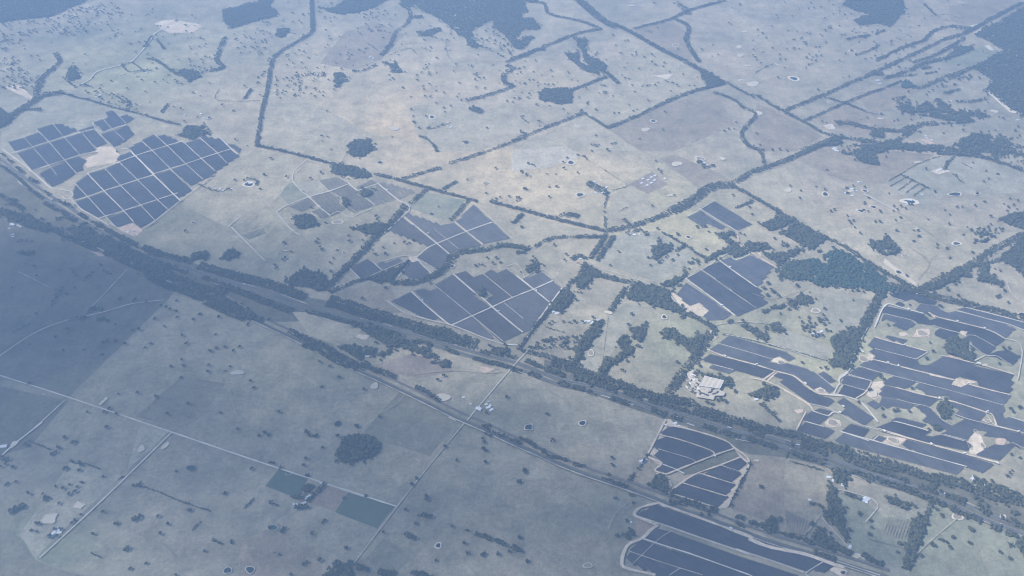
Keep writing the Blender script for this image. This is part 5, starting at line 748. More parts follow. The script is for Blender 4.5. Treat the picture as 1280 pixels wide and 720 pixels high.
 ('far tree belt', 30, 10, .03, 'd 150,525 260,480 380,430 480,385 530,365'), ('far tree belt', 22, 9.5, .05, 'd 250,570 430,490 580,430'), ('far tree belt', 18, 9.5, .06, 'd 340,460 440,490 540,530'), ('thin far hedge', 10, 9, .25, 'd 545,532 630,545'), ('short far windbreak', 20, 9, 0, 'd 582,432 620,420'), ('thin far hedge', 10, 8.5, .15, 'd 15,345 60,318 105,300'), ('far tree row', 26, 10, .08, 'd 448,190 490,178 550,170'), ('wooded hollow', 55, 10.5, .08, 'W 130,270 190,265 250,285'), ('wooded hollow', 40, 10.5, .1, 'W 250,285 400,310 520,320'), ('wooded hollow', 46, 10.5, .12, 'W 520,320 640,280 740,270'), ('short wooded spur', 36, 10, .04, 'W 480,390 545,345 600,310'), ('thin far hedge', 16, 9.5, .06, 'W 770,272 860,268 960,262'), ('far dense hedge', 28, 10, 0, 'W 865,135 950,138 1040,122'), ('short far windbreak', 26, 10, .05, 'W 790,90 835,72'), ('short far windbreak', 22, 10, .03, 'W 845,70 885,60'), ('thin field hedge', 11, 8.5, .1, 'h 690,150 780,95 880,60'), ('avenue of garden trees', 20, 9, .15, 'h 900,125 925,85 950,65'), ('thin hedge', 9, 8, .05, 'h 940,138 992,185'), ('thin curved hedge', 12, 8.5, .1, 'h 975,85 1030,115'),
 ('orchard row', 8, 7.5, .05, 'h 632,182 700,142'), ('orchard row', 8, 7.5, .05, 'h 650,200 725,158'), ('orchard row', 8, 7.5, .05, 'h 690,220 750,175'), ('orchard row', 8, 7.5, .1, 'h 725,230 780,190'), ('orchard row', 8, 7.5, .15, 'h 760,245 815,205'), ('fringe of edge trees', 10, 8, .1, 'h 705,150 825,210'), ('creek tree belt', 26, 9.5, .2, 'h 990,590 1100,560 1180,545'), ('curved tree belt', 26, 9.5, .1, 'h 1060,640 1110,650 1180,665'), ('straight tree belt by the solar field', 46, 8.8, .03, 'l 610,55 560,150 510,240 470,300'), ('field-edge tree belt', 50, 9, .06, 'l 640,30 830,75 1000,115 1200,165 1290,190'),
 ('dark hedge beside the track', 8, 7, 0, 'A 280,120 350,125 560,180 800,240 1000,300 1110,330'), ('ragged scrub row', 16, 9, .15, 'l 45,155 110,128'), ('row of field trees', 14, 9, .1, 'w 590,170 660,230 735,300'), ('creek trees', 26, 9, .15, 'g 70,500 20,515'), ('avenue of small trees', 8, 8, .1, 'g 450,240 435,300 438,400'), ('hedge by the paddock', 9, 8, .05, 'g 470,220 540,202'), ('hedge of dots', 8, 9, .1, 'g 505,318 540,300'), ('short windbreak', 14, 8, .03, 'g 1052,303 1130,272'), ('garden grove', 60, 10, .25, 'g 360,185 400,210 450,235'), ('garden grove', 36, 10, .25, 'g 880,85 900,110 950,105'), ('creek-side grove', 34, 9, .2, 'g 210,350 270,335 310,345'), ('garden grove', 28, 9, .25, 'g 545,425 590,405 635,432'), ('garden grove', 24, 9, .25, 'g 280,545 310,530 345,540'), ('loose tree row', 12, 9, .15, 'e 950,200 1020,225 1080,215'), ('garden ring of trees', 12, 9, .15, 'e 1145,180 1170,165 1210,178 1205,195'), ('roadside bushes', 9, 8, .15, 'e 960,195 1010,150'), ('roadside bushes', 12, 8, .2, 'e 690,400 740,372'), ('ragged dark trees', 30, 9, .3, 'r 170,290 210,300 260,310'), ('line of scrub', 22, 9, .25, 'i 330,185 400,180 440,135 480,150'), ('line of scrub', 12, 9, .3, 'i 50,245 90,235 140,210'), ('line of scrub', 14, 9, .3, 'i 460,190 500,190 540,215'), ('line of scrub', 18, 9, .25, 'i 240,130 270,80 290,40')]
for what, wd, sp, gaps, s in BELTS:
    if s[0] in 'qrstuvwx' and 'hedge' not in what: wd *= 1.35
    small = wd <= 12 and ('hedge' in what or 'orchard' in what or 'bush' in what or 'scrub' in what)
    g = smooth_line(gpts(s)) if False else gpts(s)
    mass('hedge' if 'hedge' in what else 'tree_belt', along(g, wd * (.8 if small else 1.0), sp, gaps), what, s, 'hedge' if 'hedge' in what else 'tree belt', BUSHV if small else ROWV, LEAF, **(dict(smin=.9, smax=1.4) if small else {}))

# ---- single trees: trunk with limbs, crown of many small leaf clumps
def tree_model(seed, r=8.0, h=14.0):
    q = random.Random(seed)
    bm = bmesh.new()
    def limb(a, b, ra, rb):
        a, b = Vector(a), Vector(b); d = (b - a).normalized(); sx = d.orthogonal().normalized(); sy = d.cross(sx); n = 5
        A = [bm.verts.new(a + (sx * math.cos(t) + sy * math.sin(t)) * ra) for t in [6.283 * i / n for i in range(n)]]
        B = [bm.verts.new(b + (sx * math.cos(t) + sy * math.sin(t)) * rb) for t in [6.283 * i / n for i in range(n)]]
        for i in range(n): bm.faces.new((A[i], A[(i + 1) % n], B[(i + 1) % n], B[i]))
    fork = (q.uniform(-.5, .5), q.uniform(-.5, .5), h * .38)
    limb((0, 0, 0), fork, .62, .45)
    tips = []
    for i in range(5):
        a = 6.283 * i / 5 + q.uniform(-.4, .4); e = (math.cos(a) * r * q.uniform(.35, .6), math.sin(a) * r * q.uniform(.35, .6), h * q.uniform(.6, .85))
        limb(fork, e, .32, .1); tips.append(e)
    tips.append((0, 0, h * .9))
    me_t = bpy.data.meshes.new('trunk'); bm.to_mesh(me_t); bm.free(); me_t.materials.append(BARK)
    Vs, Fs, n = [], [], 0
    for tx, ty, tz in tips:
        for k in range(q.randint(4, 6)):
            c = np.array([tx + q.gauss(0, r * .2), ty + q.gauss(0, r * .2), tz + q.gauss(0, h * .06)]); s = r * q.uniform(.16, .30)
            V = ICO[0] * np.array([[q.uniform(.6, 1.35)] for _ in range(12)]) * np.array([s * 1.15, s * 1.15, s * .8]) + c
            Vs.append(V); Fs.append(ICO[1] + n); n += 12
    return me_t, np_mesh('crown', np.concatenate(Vs), np.concatenate(Fs), LEAF)
TREES = [tree_model(100 + i, 7.6 + .5 * (i % 3), 12.5 + (i % 4)) for i in range(8)]

SINGLES = """a 440,368 245,203 405,305 612,210 600,100 620,72 520,185 545,175 905,75 835,385 988,395 685,435 580,460 545,495 610,482 640,495 705,485 910,440 945,455 1150,410 1045,500 1100,525 1165,690 1110,660 1130,295 1210,225 1235,200 1220,260 1160,180 1150,150 895,225 895,285 965,225 1210,395 1215,365 1240,350 525,385 480,405 600,420 560,462 730,390 770,380 790,395 405,262 150,268 180,265 190,285 120,235 95,115 300,368 345,300 820,505 850,515 930,555 985,560 870,575 840,585 1000,690
b 325,90 75,180 20,150 65,165 50,205 130,100 170,65 220,70 300,60 345,185 395,260 340,215 215,300 280,260 205,240 150,260 290,325 325,320 180,455 100,440 95,405 130,375 150,370 150,410 130,430 115,465 205,425 225,440 280,430 300,435 260,445 270,385 340,380 395,415 430,380 200,380 320,360 310,645 338,648 312,668 640,648 335,525 690,415 785,410 790,405 760,380 930,340 940,305 1000,310 1045,262 885,440 850,490 915,503 955,445 740,550 745,580 630,378 625,355 460,335 800,235 820,245 705,160 575,65 545,65 510,85 600,10 655,75 580,100 625,120 480,150 900,190 915,165 930,185 845,180 770,115 820,125 1100,240 1155,265 1150,225 1120,150 1080,150 1115,310 1145,335 1075,420 1240,325 1245,345 1240,395 1265,395 1145,395 1180,480 1215,465 1240,465 1245,625 1260,630 1085,605 980,675 990,672 560,680 355,190 440,270 540,150 30,360 10,370 10,390 20,450 40,345
c 60,290 110,290 10,325 30,330 25,352 60,398 80,380 100,380 155,400 170,405 215,390 280,378 310,385 315,462 360,482 440,440 430,440 410,440 475,455 550,495 565,405 420,405 500,535 480,535 570,525 590,520 445,285 410,285 380,275 350,235 350,210 320,195 300,180 340,180 345,215 265,245 595,330 565,265 585,262 715,300 740,340 870,368 835,405 860,408 720,530 710,615 600,658 395,640 375,685 470,680 490,678 400,690 130,595 75,580 50,630 40,620 10,465 35,465 545,195 530,195 685,135 670,18 640,150 890,235 895,240 970,260 940,268 945,215 1030,118 1020,112 1070,25 1035,40 1150,285 1155,340 1250,365 1055,580 1045,610 1165,685 1150,630 1000,620 1020,610 780,235 655,155 630,150
d 195,232 220,235 245,205 255,205 300,225 95,230 315,245 410,288 280,285 300,290 530,280 120,368 310,428 430,368 455,365 470,150 540,125 735,85 735,70 810,90 785,125 740,130 990,85 930,30 990,25 920,10 1085,245 1020,375 970,310 735,435 830,435 330,575 350,580 510,565 840,320 1215,520 1245,535 1205,505 690,275 630,300 480,50 290,40 130,260 380,70 410,40 900,630 660,470 700,470 690,490 720,500 700,520 740,530 760,510 705,540 850,430 870,410 820,450 950,400 1020,360 1070,370 1110,485 1180,560 1250,600 1160,640
e 875,415 1245,150 1275,72 550,40 280,600 165,315 105,460 125,460 150,460 90,465 940,195 1000,155 1105,175 1225,215
r 575,435 590,455 615,485 745,460 690,500 540,630 600,585 450,595 295,490 210,390 280,405 100,580 830,450 865,460 1110,470 975,660 1075,690 1175,690 500,200 670,520 720,480 810,400 890,470
f 75,75 40,150 355,30 145,158 305,140 255,165 435,435 500,455 290,450 285,468 300,485 310,500 380,503 350,565 365,540 350,605 130,470 140,475 165,510 125,550 140,540 90,575 95,590 600,490 540,500 610,522 560,525 650,470 700,470 720,468 740,455 565,345 860,298 825,332 995,172 1080,235 1265,215 1130,118 1090,540 1130,540 1150,560 1115,565 1065,575 1035,578 1050,570 1250,395 610,680 820,660 1240,510 1260,515 260,302 440,462 1110,265 1130,260 1190,250 1225,255 1240,268 1150,255 1060,690 1255,130 1270,145
g 75,95 95,100 105,105 45,135 65,150 85,155 165,145 205,145 310,140 245,120 260,68 240,88 310,55 340,65 375,38 450,32 390,10 410,8 480,0 65,215 175,205 210,205 175,252 30,255 20,270 40,260 300,335 280,330 525,365 545,375 530,360 660,295 675,85 705,130 690,125 765,245 1040,245 1115,300 1130,335 870,392 905,392 780,430 685,402 912,500 755,550 780,525 650,575 460,575 500,510 245,550 255,525 200,480 45,395 1225,30 1260,30 1255,425 1270,480 1190,685 1205,660 1225,700 850,545 840,565 870,555 640,540 330,60 350,75 440,130 700,140
k 560,165 547,215 630,205 795,182 520,430 775,390 165,635 1085,195 1030,200 880,405 1050,525 105,205 240,200 270,205 295,200 380,180 230,160 175,210 190,200 330,200 400,215 420,195 770,250
h 95,30 165,35 630,65 350,125 545,258 545,320 525,315 600,322 580,368 600,370 465,378 480,395 675,362 965,300 985,300 1045,295 930,335 1095,275 905,315 1120,345 1210,260 1205,300 1185,285 1100,130 1155,145 1110,165 1090,180 1035,92 1060,232 860,228 915,495 1035,515 930,540 725,625 1010,395 1120,380 1140,590 1165,600 1185,690 915,690 955,665 210,670 90,690 55,685 75,660 1245,310 1230,290 1200,320 1250,270 150,470 160,480 105,450 210,490 320,505 310,510 380,490 1165,40 1190,42 1110,20 1240,60 1220,90 815,120 960,150
l 915,45 970,80 1185,55 1205,110 1150,85 1160,80 475,98 415,195 130,160 210,30 70,75 125,80 50,42 75,15 330,190 270,235 320,200 235,225 265,250 300,270 350,240 370,245 740,120 890,130 640,215 825,165 880,125 835,170 835,300 850,340 820,375 510,320 600,460 750,515 665,620 680,615 740,625 615,645 610,610 235,395 320,415 345,420 500,580 1260,600 1215,610 1225,625 1190,330 1160,400 1180,325 320,185 315,200 290,250 310,262 330,265 240,240 250,228 280,262 600,450 615,470 550,520 1205,325
i 60,40 175,165 85,235 115,225 145,308 265,275 320,235 300,335 400,335 565,95 355,40 315,65 640,95 730,188 775,222 835,180 830,150 785,135 835,105 910,190 860,265 1015,260 1030,180 880,305 710,305 685,322 625,240 655,240 590,305 545,290 485,360 490,300 510,295 1020,325 1060,320 1130,320 1100,338 990,340 855,378 805,412 865,408 985,405 980,437 850,465 1060,432 1085,412 1180,480 1195,512 1040,630 790,635 885,588 735,555 560,540 650,535 505,698 415,625 495,625 550,635 515,610 140,490 1165,215 940,165 760,125 800,140
j 300,390 348,412 392,462 508,518 312,508 500,95 855,475 885,455 1180,555 580,648 475,695 110,625 865,400 880,405 895,395 1085,630 1100,690 815,355 840,370 240,310 60,190
m 505,20 345,95 360,88 250,145 265,135 308,208 320,210 135,105 120,100 365,300 325,335 355,322 230,352 490,250 280,378 20,175 40,170 30,190 15,160 185,475 170,470 545,475 555,472 745,440 790,475 440,523 487,418 758,520 615,685 690,660 965,600 590,597 605,590 1090,558 895,412 1060,332 1185,215 1120,30 1220,60 1245,45 1265,55 650,290 665,280 660,300 630,295 260,500 270,530 235,535 290,500 340,470 355,455 150,505 175,510 380,430 1275,375 1270,490 830,715
n 315,115 385,62 475,18 225,200 235,168 70,185 85,190 415,353 520,343 315,468 325,460 265,522 427,588 125,505 135,497 240,655 225,665 300,645 890,110 755,258 735,290 800,345 803,360 705,408 600,512 925,485 995,505 1190,603 980,565 995,615 1065,622 1075,615 1137,617 848,645 1235,277 1265,230 1080,185 945,175 1080,50 1100,60 1075,90 1070,122 1080,130 1065,70 1240,540 1275,650 750,475 165,710 525,685 520,695 115,210 180,350 240,245 455,185 120,510
o 25,275 35,278 60,230 190,78 485,355 470,165 470,200 1175,300 70,655 60,220 925,435 10,580 30,590 540,460 455,240 560,340 570,375 890,430
p 40,303 275,380 290,378 315,388 328,395 500,420 502,430 560,490 550,525 890,432 945,537 880,545 895,552 915,560 928,585 845,573 850,578 790,625 1018,562 1030,566 1020,490 1030,500 1163,608 1210,577 1210,637 1220,420 1230,428 865,405 555,460 1100,390 690,220 545,275 560,220
x 915,655 930,660 730,565 800,705 230,330 1000,330 1010,345 1060,335 720,400 945,440 990,460 1180,280 1165,300 1200,260 1250,180 1190,155 1205,550 1225,548 1090,370 1110,380 1130,375 1155,385
A 375,580 610,520 150,665 190,680 235,650 260,640 300,660 90,375 340,20 320,25 350,10 625,75 1015,40 1220,15 600,520 685,580 650,610 690,615
O 185,205 215,200 235,198 480,92 495,130 75,245 235,330 430,235 450,245 620,265 745,320 665,285 690,300 680,310 180,390 160,400 190,410 140,405 625,440 585,515 595,520 560,545 580,590 610,560 620,570 640,580 750,535 655,690 700,665 740,660"""
SCATTER = [(70, 'd 0,0 420,0 600,200 300,330 0,330'), (50, 'd 430,130 680,130 900,330 600,330'), (60, 'b 110,0 560,20 560,330 110,330'), (50, 'b 560,100 900,180 1150,440 700,640'), (40, 'c 0,300 500,380 420,520 0,600'), (30, 'c 450,130 860,380 620,520 480,300'), (60, 'a 420,30 960,60 960,330 620,250'), (40, 'd 440,560 1280,420 1280,712 700,640'), (40, 'h 100,120 900,260 1200,560 300,400'),  # scattered paddock trees seen as loose groves: number, outline
 (210, 'X 0,190 330,160 500,120 640,60 800,30 930,30 1000,120 820,240 560,300 330,265 200,380 0,430'), (80, 'X 0,470 90,440 300,610 440,650 300,717 0,717'), (60, 'a 300,380 560,440 700,560 480,480'), (50, 'a 1080,40 1270,100 1270,300 1120,280'), (50, 'U 700,300 880,200 1080,410 960,480 770,395'),
 (44, 'h 1030,405 1120,380 1180,400 1170,450 1040,470'), (40, 'W 1000,430 1250,340 1270,470 1060,500'), (46, 'W 150,430 330,370 330,450 130,470'), (40, 'V 560,640 800,560 900,620 640,717'), (40, 'W 490,110 560,100 600,180 500,200'), (26, 'a 540,370 960,160 1040,180 980,420'), (60, 'x 940,300 1280,430 1280,470 900,360'),
 (24, 'u 1020,140 1280,130 1280,240 920,220'), (40, 'h 1160,0 1280,0 1280,100 1090,40'), (30, 'c 280,190 350,190 440,290 400,340 300,250'), (36, 'b 90,350 330,340 320,460 90,460'), (24, 'm 0,80 330,60 440,300 200,370 0,300'), (24, 'b 500,20 650,60 640,160 500,150'), (30, 'e 300,330 620,470 800,560 380,440'), (40, 'd 680,450 1000,520 1130,560 700,540'), (16, 'l 150,170 340,140 400,250 220,250')]
cand = [(u, v, 1.0) for u, v, f in survey(SINGLES)]
for n, s in SCATTER:
    P = [(u, v) for u, v, f in survey(s)]; c = 0
    while c < n:
        u, v = rng.uniform(min(p[0] for p in P), max(p[0] for p in P)), rng.uniform(min(p[1] for p in P), max(p[1] for p in P))
        if inside(P, u, v): cand.append((u, v, rng.uniform(.55, .95))); c += 1
cand = [(u, v, s * rng.uniform(.8, 1.3)) for u, v, s in cand if -15 < u < 1295 and -12 < v < 730]
cand.sort(key=lambda t: -t[2] / mpp(t[1]))
near, rest = cand[:298], cand[298:]
nd = [min((a[0] - b[0]) ** 2 + (a[1] - b[1]) ** 2 for b in cand if b is not a) for a in near]
for (u, v, s), dd in zip(near, nd):
    me_t, me_c = TREES[rng.randrange(len(TREES))]
    x, y = ground(u, v)
    o = empty('paddock_tree', (x, y, 0), rng.uniform(0, 6.28)); o.scale = (s, s, s * rng.uniform(.9, 1.1))
    tag(o, None, 'tree', 'single trees standing in the paddocks')
    link('trunk', me_t, o); link('crown', me_c, o)
    size = 'large' if s > 1.04 else 'small' if s < .86 else 'mid-sized'
    place_later(o, f'{size} {"lone" if dd > 260 else "clustered"} paddock tree', u, v)
pts = [ground(u, v) for u, v, s in rest]
o = link('scattered_trees', mass_mesh('scattered_trees', pts, WOODV, LEAF, .8, 1.35))
tag(o, 'small dark far trees dotted over the distant paddocks and hillsides', 'trees', None, 'stuff')
print('trees in masses', NTREES[0], 'near', len(near), 'rest', len(rest))

# ------------------------------------------------------------------ buildings
def bm_box(bm, x, y, z, sx, sy, sz, rz=0):
    r = bmesh.ops.create_cube(bm, size=1)['verts']
    bmesh.ops.scale(bm, vec=(sx, sy, sz), verts=r)
    if rz: bmesh.ops.rotate(bm, cent=(0, 0, 0), matrix=Matrix.Rotation(rz, 3, 'Z'), verts=r)
    bmesh.ops.translate(bm, vec=(x, y, z), verts=r)
def bm_mesh(name, bm, mat):
    me = bpy.data.meshes.new(name); bm.to_mesh(me); bm.free(); me.materials.append(mat); return me
def roof_mesh(L, W, h, rise, mat, over=.6, hip=0.0):
    a, b = L / 2 + over, W / 2 + over; r = a - hip * b
    V = [(-a, -b, h), (a, -b, h), (a, b, h), (-a, b, h), (-r, 0, h + rise), (r, 0, h + rise)]
    V += [(x, y, z - .18) for x, y, z in V]
    F = [(0, 1, 5, 4), (2, 3, 4, 5), (1, 2, 5), (3, 0, 4)]
    F += [tuple(i + 6 for i in f[::-1]) for f in F] + [(0, 6, 7, 1), (1, 7, 8, 2), (2, 8, 9, 3), (3, 9, 6, 0)]
    return mesh('roof', V, F, mat)
PARTS = {}
def building_parts(kind):
    if kind in PARTS: return PARTS[kind]
    L, W, h, rise, roof, hip = {'house': (18, 11, 3.1, 2.4, ROOFW, .9), 'grey_house': (17, 12, 3.1, 2.4, ROOFG, .9), 'red_house': (18, 11, 3.1, 2.5, ROOFR, .9), 'shed': (24, 14, 4.6, 1.8, ROOFW, 0), 'grey_shed': (26, 15, 4.8, 1.8, ROOFG, 0),
                                'barn': (34, 20, 6, 3, ROOFW, 0), 'long_shed': (52, 15, 4.4, 1.6, ROOFC, 0), 'small_shed': (11, 8, 3, 1, ROOFW, 0)}[kind]
    bm = bmesh.new(); bm_box(bm, 0, 0, h / 2, L, W, h)
    if not hip:                                             # gable ends
        for sx in (-1, 1):
            p = [bm.verts.new((sx * L / 2, -W / 2, h)), bm.verts.new((sx * L / 2, W / 2, h)), bm.verts.new((sx * L / 2, 0, h + rise))]; bm.faces.new(p)
    walls = bm_mesh('wall', bm, WALLB if 'house' in kind else ROOFG)
    bm = bmesh.new()
    if 'house' in kind: bm_box(bm, 1, -W / 2 - .06, 1.05, 1.0, .12, 2.1)
    else: bm_box(bm, 0, -W / 2 - .08, h * .42, L * .28, .16, h * .84)
    door = bm_mesh('door', bm, STEEL if 'house' not in kind else BARK)
    wins = []
    if 'house' in kind:
        for x in (-L * .34, -L * .14, L * .3):
            bm = bmesh.new(); bm_box(bm, x, -W / 2 - .05, 1.7, 1.7, .1, 1.2); wins.append(bm_mesh('window', bm, GLASS))
        bm = bmesh.new(); bm_box(bm, L * .22, W * .12, h + rise * .9, .9, .9, 1.8); wins.append(bm_mesh('chimney', bm, ROOFR))
    PARTS[kind] = (walls, roof_mesh(L, W, h, rise, roof, .5, hip), door, wins); return PARTS[kind]
LOOK = {'house': 'white-roofed farmhouse', 'grey_house': 'grey-roofed farmhouse', 'red_house': 'rust-roofed farmhouse', 'shed': 'white-roofed farm shed', 'grey_shed': 'grey-roofed farm shed', 'barn': 'big white-roofed barn', 'long_shed': 'long cream-roofed shed', 'small_shed': 'tiny white-roofed outbuilding'}
BUILD = """house J 870,130 35|shed J 835,95 -40|grey_shed J 890,145 10|house J 685,105 60|house a 455,455 20|shed a 470,450 70|shed a 45,408 30|house a 40,415 70|house I 165,45 30|shed I 180,52 80|house I 245,150 40|small_shed I 215,215 0|grey_house a 628,345 40|shed a 690,342 35|long_shed a 575,352 35|grey_shed a 650,360 -30|house b 540,265 10|shed b 550,275 60|house b 580,237 30|shed b 535,270 30|house b 905,580 10|shed b 915,600 40|house b 215,575 0
house b 295,268 20|house c 840,8 30|shed c 860,5 0|house c 1035,45 0|house c 1080,375 20|shed c 1070,380 60|house d 110,300 30|shed d 120,305 0|house d 580,378 20|barn d 590,380 10|shed d 600,395 -20|house d 935,128 30|shed d 985,135 20|house d 965,130 0|shed d 950,138 60|shed d 1000,125 10|house d 1060,115 0|barn d 895,185 15|house d 1175,103 20|barn d 1160,128 30|shed d 1130,170 25|shed d 1120,228 -40|house d 1110,220 20|house d 375,600 20|shed d 360,590 0|shed d 385,605 50|house d 610,560 0|house W 680,355 30|shed W 710,372 -20|house W 675,345 60|house W 115,430 0|barn W 125,437 -20|shed W 105,425 30|house W 260,438 20|shed W 585,412 0|shed W 600,413 0|house W 830,128 0|shed W 1240,248 0
barn h 880,125 20|house h 925,128 -10|shed h 870,130 60|shed h 895,118 10|house h 395,30 0|barn h 390,22 -20|shed h 720,275 10|barn h 740,265 -10|house h 775,268 30|shed h 735,285 0|grey_house h 515,185 10|shed h 500,180 40|house h 455,210 0|shed h 470,213 20|shed h 440,232 60|shed h 485,222 0|shed h 470,245 10|house h 800,238 0|grey_house h 1045,270 0
barn g 425,232 -20|house g 395,232 30|shed g 440,225 10|grey_shed g 455,228 60|house g 375,228 0|long_shed g 400,190 -30|house g 420,175 0|shed g 385,180 20|shed g 445,205 50|house g 560,420 20|shed g 575,428 -10|house g 600,425 40|house g 300,530 20|shed g 310,535 60|shed g 325,540 0|red_house g 310,560 10|shed g 720,165 60|shed g 615,165 40|shed g 640,170 40|shed g 655,158 40|shed g 670,172 40|shed g 610,185 40|shed g 635,195 40|shed g 655,185 40|shed g 672,150 40|house g 890,75 0|shed g 905,90 40|house g 920,100 0
house e 1015,210 20|shed e 1035,213 70|shed e 1050,220 0|barn e 1180,185 10|shed e 1165,180 40|house e 1090,212 30|shed r 95,65 -30|barn r 105,72 -30|long_shed r 155,82 -30|house r 75,100 20|grey_shed r 100,150 30|small_shed r 80,75 0|shed K 597,678 0|small_shed K 640,608 30|grey_shed K 650,670 -20|small_shed K 685,700 0|small_shed K 635,625 10|small_shed q 577,620 0
house k 345,195 40|barn k 380,205 50|shed k 360,195 0|grey_shed k 405,190 20|shed k 335,200 80|house k 225,155 0|shed k 195,150 30|shed k 210,158 0|house l 1050,708 0|house l 310,260 0|shed l 285,255 30|shed l 330,262 0|red_house l 300,145 60|house t 535,530 20|shed t 550,538 0|grey_shed t 635,550 0|house T 140,262 20|shed T 275,362 50|barn T 272,365 -30|house T 340,325 20|shed T 355,355 10|shed T 385,375 40|grey_house T 365,300 0|shed T 370,345 60|small_shed T 200,322 30
barn n 246,348 40|house n 195,402 20|shed n 190,385 70|small_shed n 178,378 0|small_shed n 305,280 30|shed n 225,375 30|red_house n 215,360 20|house m 265,492 30|barn m 250,520 60|shed m 272,500 0|shed m 240,530 30|barn m 18,107 10|shed m 280,512 10|barn P 150,340 40|house P 140,350 60|shed P 130,340 20|shed P 400,82 20|small_shed P 385,70 0|small_shed P 375,55 40|shed Q 500,88 -10|shed Q 517,92 -10|house S 295,290 60|barn S 385,310 70|shed S 305,265 0|shed S 380,330 60|house S 580,470 -20|shed S 600,455 10|barn S 570,460 40|shed S 590,480 70|shed S 255,262 0|house x 945,295 0|barn x 945,315 20|house x 1010,345 -20|shed x 1025,360 0
shed p 460,580 60|shed p 1180,435 0|small_shed M 820,505 20|small_shed Q 205,235 20|house R 1165,30 -20|house r 105,165 30|shed w 545,125 20|house A 1040,105 -20|shed A 1065,95 30|grey_house A 1080,130 0|shed v 1075,600 10|shed v 1050,575 40|small_shed J 700,245 0|house R 655,35 0"""
for item in BUILD.replace('\n', '|').split('|'):
    k, sh, p, rz = item.split()
    u, v, _ = survey(f'{sh} {p}')[0]; x, y = ground(u, v)
    o = tag(empty(k if k in ('house', 'barn', 'shed') else {'grey_house': 'house', 'red_house': 'house'}.get(k, 'shed'), (x, y, 0), R(float(rz))), None, {'house': 'house', 'grey_house': 'house', 'red_house': 'house', 'barn': 'barn'}.get(k, 'shed'))
    walls, roof, door, wins = building_parts(k)
    o.scale = (.8,) * 3
    link('wall', walls, o); rf = link('roof', roof, o); link('door', door, o)
    for wme in wins:
        if wme.name.startswith('chimney'): link('chimney', wme, rf)
        else: link('window', wme, o)
    place_later(o, LOOK[k], u, v)

# ---- sawmill yard: a huge low open hall on a pale concrete yard, rows of stacked goods beside it
sheet('yard', gpts('A 90,540 130,455 290,505 250,570 295,590 285,615 215,615 200,650 60,625 70,590'), CONCRETE, 'pale concrete yard around the big hall', amp=1.5)
sheet('yard', gpts('A -10,440 40,410 90,520 80,590 40,580 10,500'), CONCRETE, 'dusty stacking yard', amp=2)
def yard_hall():
    c = [ground(u, v) for u, v, f in survey('A 135,470 282,505 250,567 85,545')]
    cx, cy = sum(p[0] for p in c) / 4, sum(p[1] for p in c) / 4
    q = [(x - cx, y - cy) for x, y in c]
    root = tag(empty('factory_hall', (cx, cy, layer())), 'huge low cream-roofed hall with white roof edges at the sawmill yard', 'factory hall')
    H = 6.0
    V = [(x, y, 0) for x, y in q] + [(x, y, H) for x, y in q]
    link('wall', mesh('wall', V, [(0, 1, 5, 4), (1, 2, 6, 5), (2, 3, 7, 6), (3, 0, 4, 7)], WALLB), root)
    # roof: three shallow bays with ridges running the long way
    def at(s, t): return tuple(q[0][i] * (1 - s) * (1 - t) + q[1][i] * s * (1 - t) + q[2][i] * s * t + q[3][i] * (1 - s) * t for i in (0, 1))
    V, F = [], []
    for k in range(9):
        for s in (0, 1): V.append((*at(k / 8, s), H + .1 + (1.6 if k % 2 else 0)))
        if k: F.append((2 * k - 2, 2 * k - 1, 2 * k + 1, 2 * k))
    rf = link('roof', mesh('roof', V, F, ROOFC), root)
    for i in range(4):
        (x0, y0), (x1, y1) = q[i], q[(i + 1) % 4]; L = math.hypot(x1 - x0, y1 - y0)
        bm = bmesh.new(); bm_box(bm, 0, 0, 0, L, 1.6, 1.2)
        link('parapet', bm_mesh('parapet', bm, WHITE), rf, ((x0 + x1) / 2, (y0 + y1) / 2, H + 1.2), math.atan2(y1 - y0, x1 - x0))
    for k in range(3):
        bm = bmesh.new(); bm_box(bm, 0, 0, 3, 12, .3, 6); p = at(.25 + .25 * k, 1); p0 = at(.2 + .25 * k, 1)
        link('door', bm_mesh('door', bm, STEEL), root, (p[0], p[1], 0), math.atan2(p[1] - p0[1], p[0] - p0[0]))
yard_hall()
def stack_mesh(n, mat):
    bm = bmesh.new()
    for i in range(n):
        for j in range(2): bm_box(bm, 0, (i - n / 2) * 2.3, .8 + j * 1.5, 16 + rng.uniform(-2, 2), 1.9, 1.3)
    return bm_mesh('bundle', bm, mat)
STK = [('white pallet stack', [stack_mesh(2, WHITE), stack_mesh(3, WHITE)]), ('dark timber stack', [stack_mesh(3, DARKB), stack_mesh(2, DARKB)]), ('pale timber stack', [stack_mesh(2, ROOFC), stack_mesh(3, ROOFC)])]
for i, p in enumerate("""50,440 30,470 62,470 40,490 78,488 22,495 55,505 88,500 35,520 70,520 15,520 50,535 85,530 30,545 65,552 20,560 45,565 80,562 55,580 35,585 70,590 90,580 -5,500 5,530 -10,550 100,515 110,535 120,560 95,600 12,575 60,430 28,452""".split()):
    u, v, _ = survey('A ' + p)[0]; x, y = ground(u, v); nm, ms = STK[(1, 2, 1, 0, 2, 1, 2)[i % 7]]
    o = link('timber_stack', ms[i % 2], None, (x, y, layer(.003)), R(rng.choice((-35, -30, 55, 20, -60))))
    tag(o, None, 'timber stack', 'stacks in the sawmill yard'); place_later(o, nm, u, v)
for p in ('170,590 20', '200,560 60', '120,600 -30', '185,575 80', '150,612 -30', '230,590 40', '205,602 10'):
    a, rz = p.split(); u, v, _ = survey('A ' + a)[0]; x, y = ground(u, v)
    o = link('timber_stack', STK[1][1][0], None, (x, y, layer(.003)), R(float(rz))); tag(o, None, 'timber stack', 'stacks in the sawmill yard'); place_later(o, 'dark timber stack on the pale concrete', u, v)

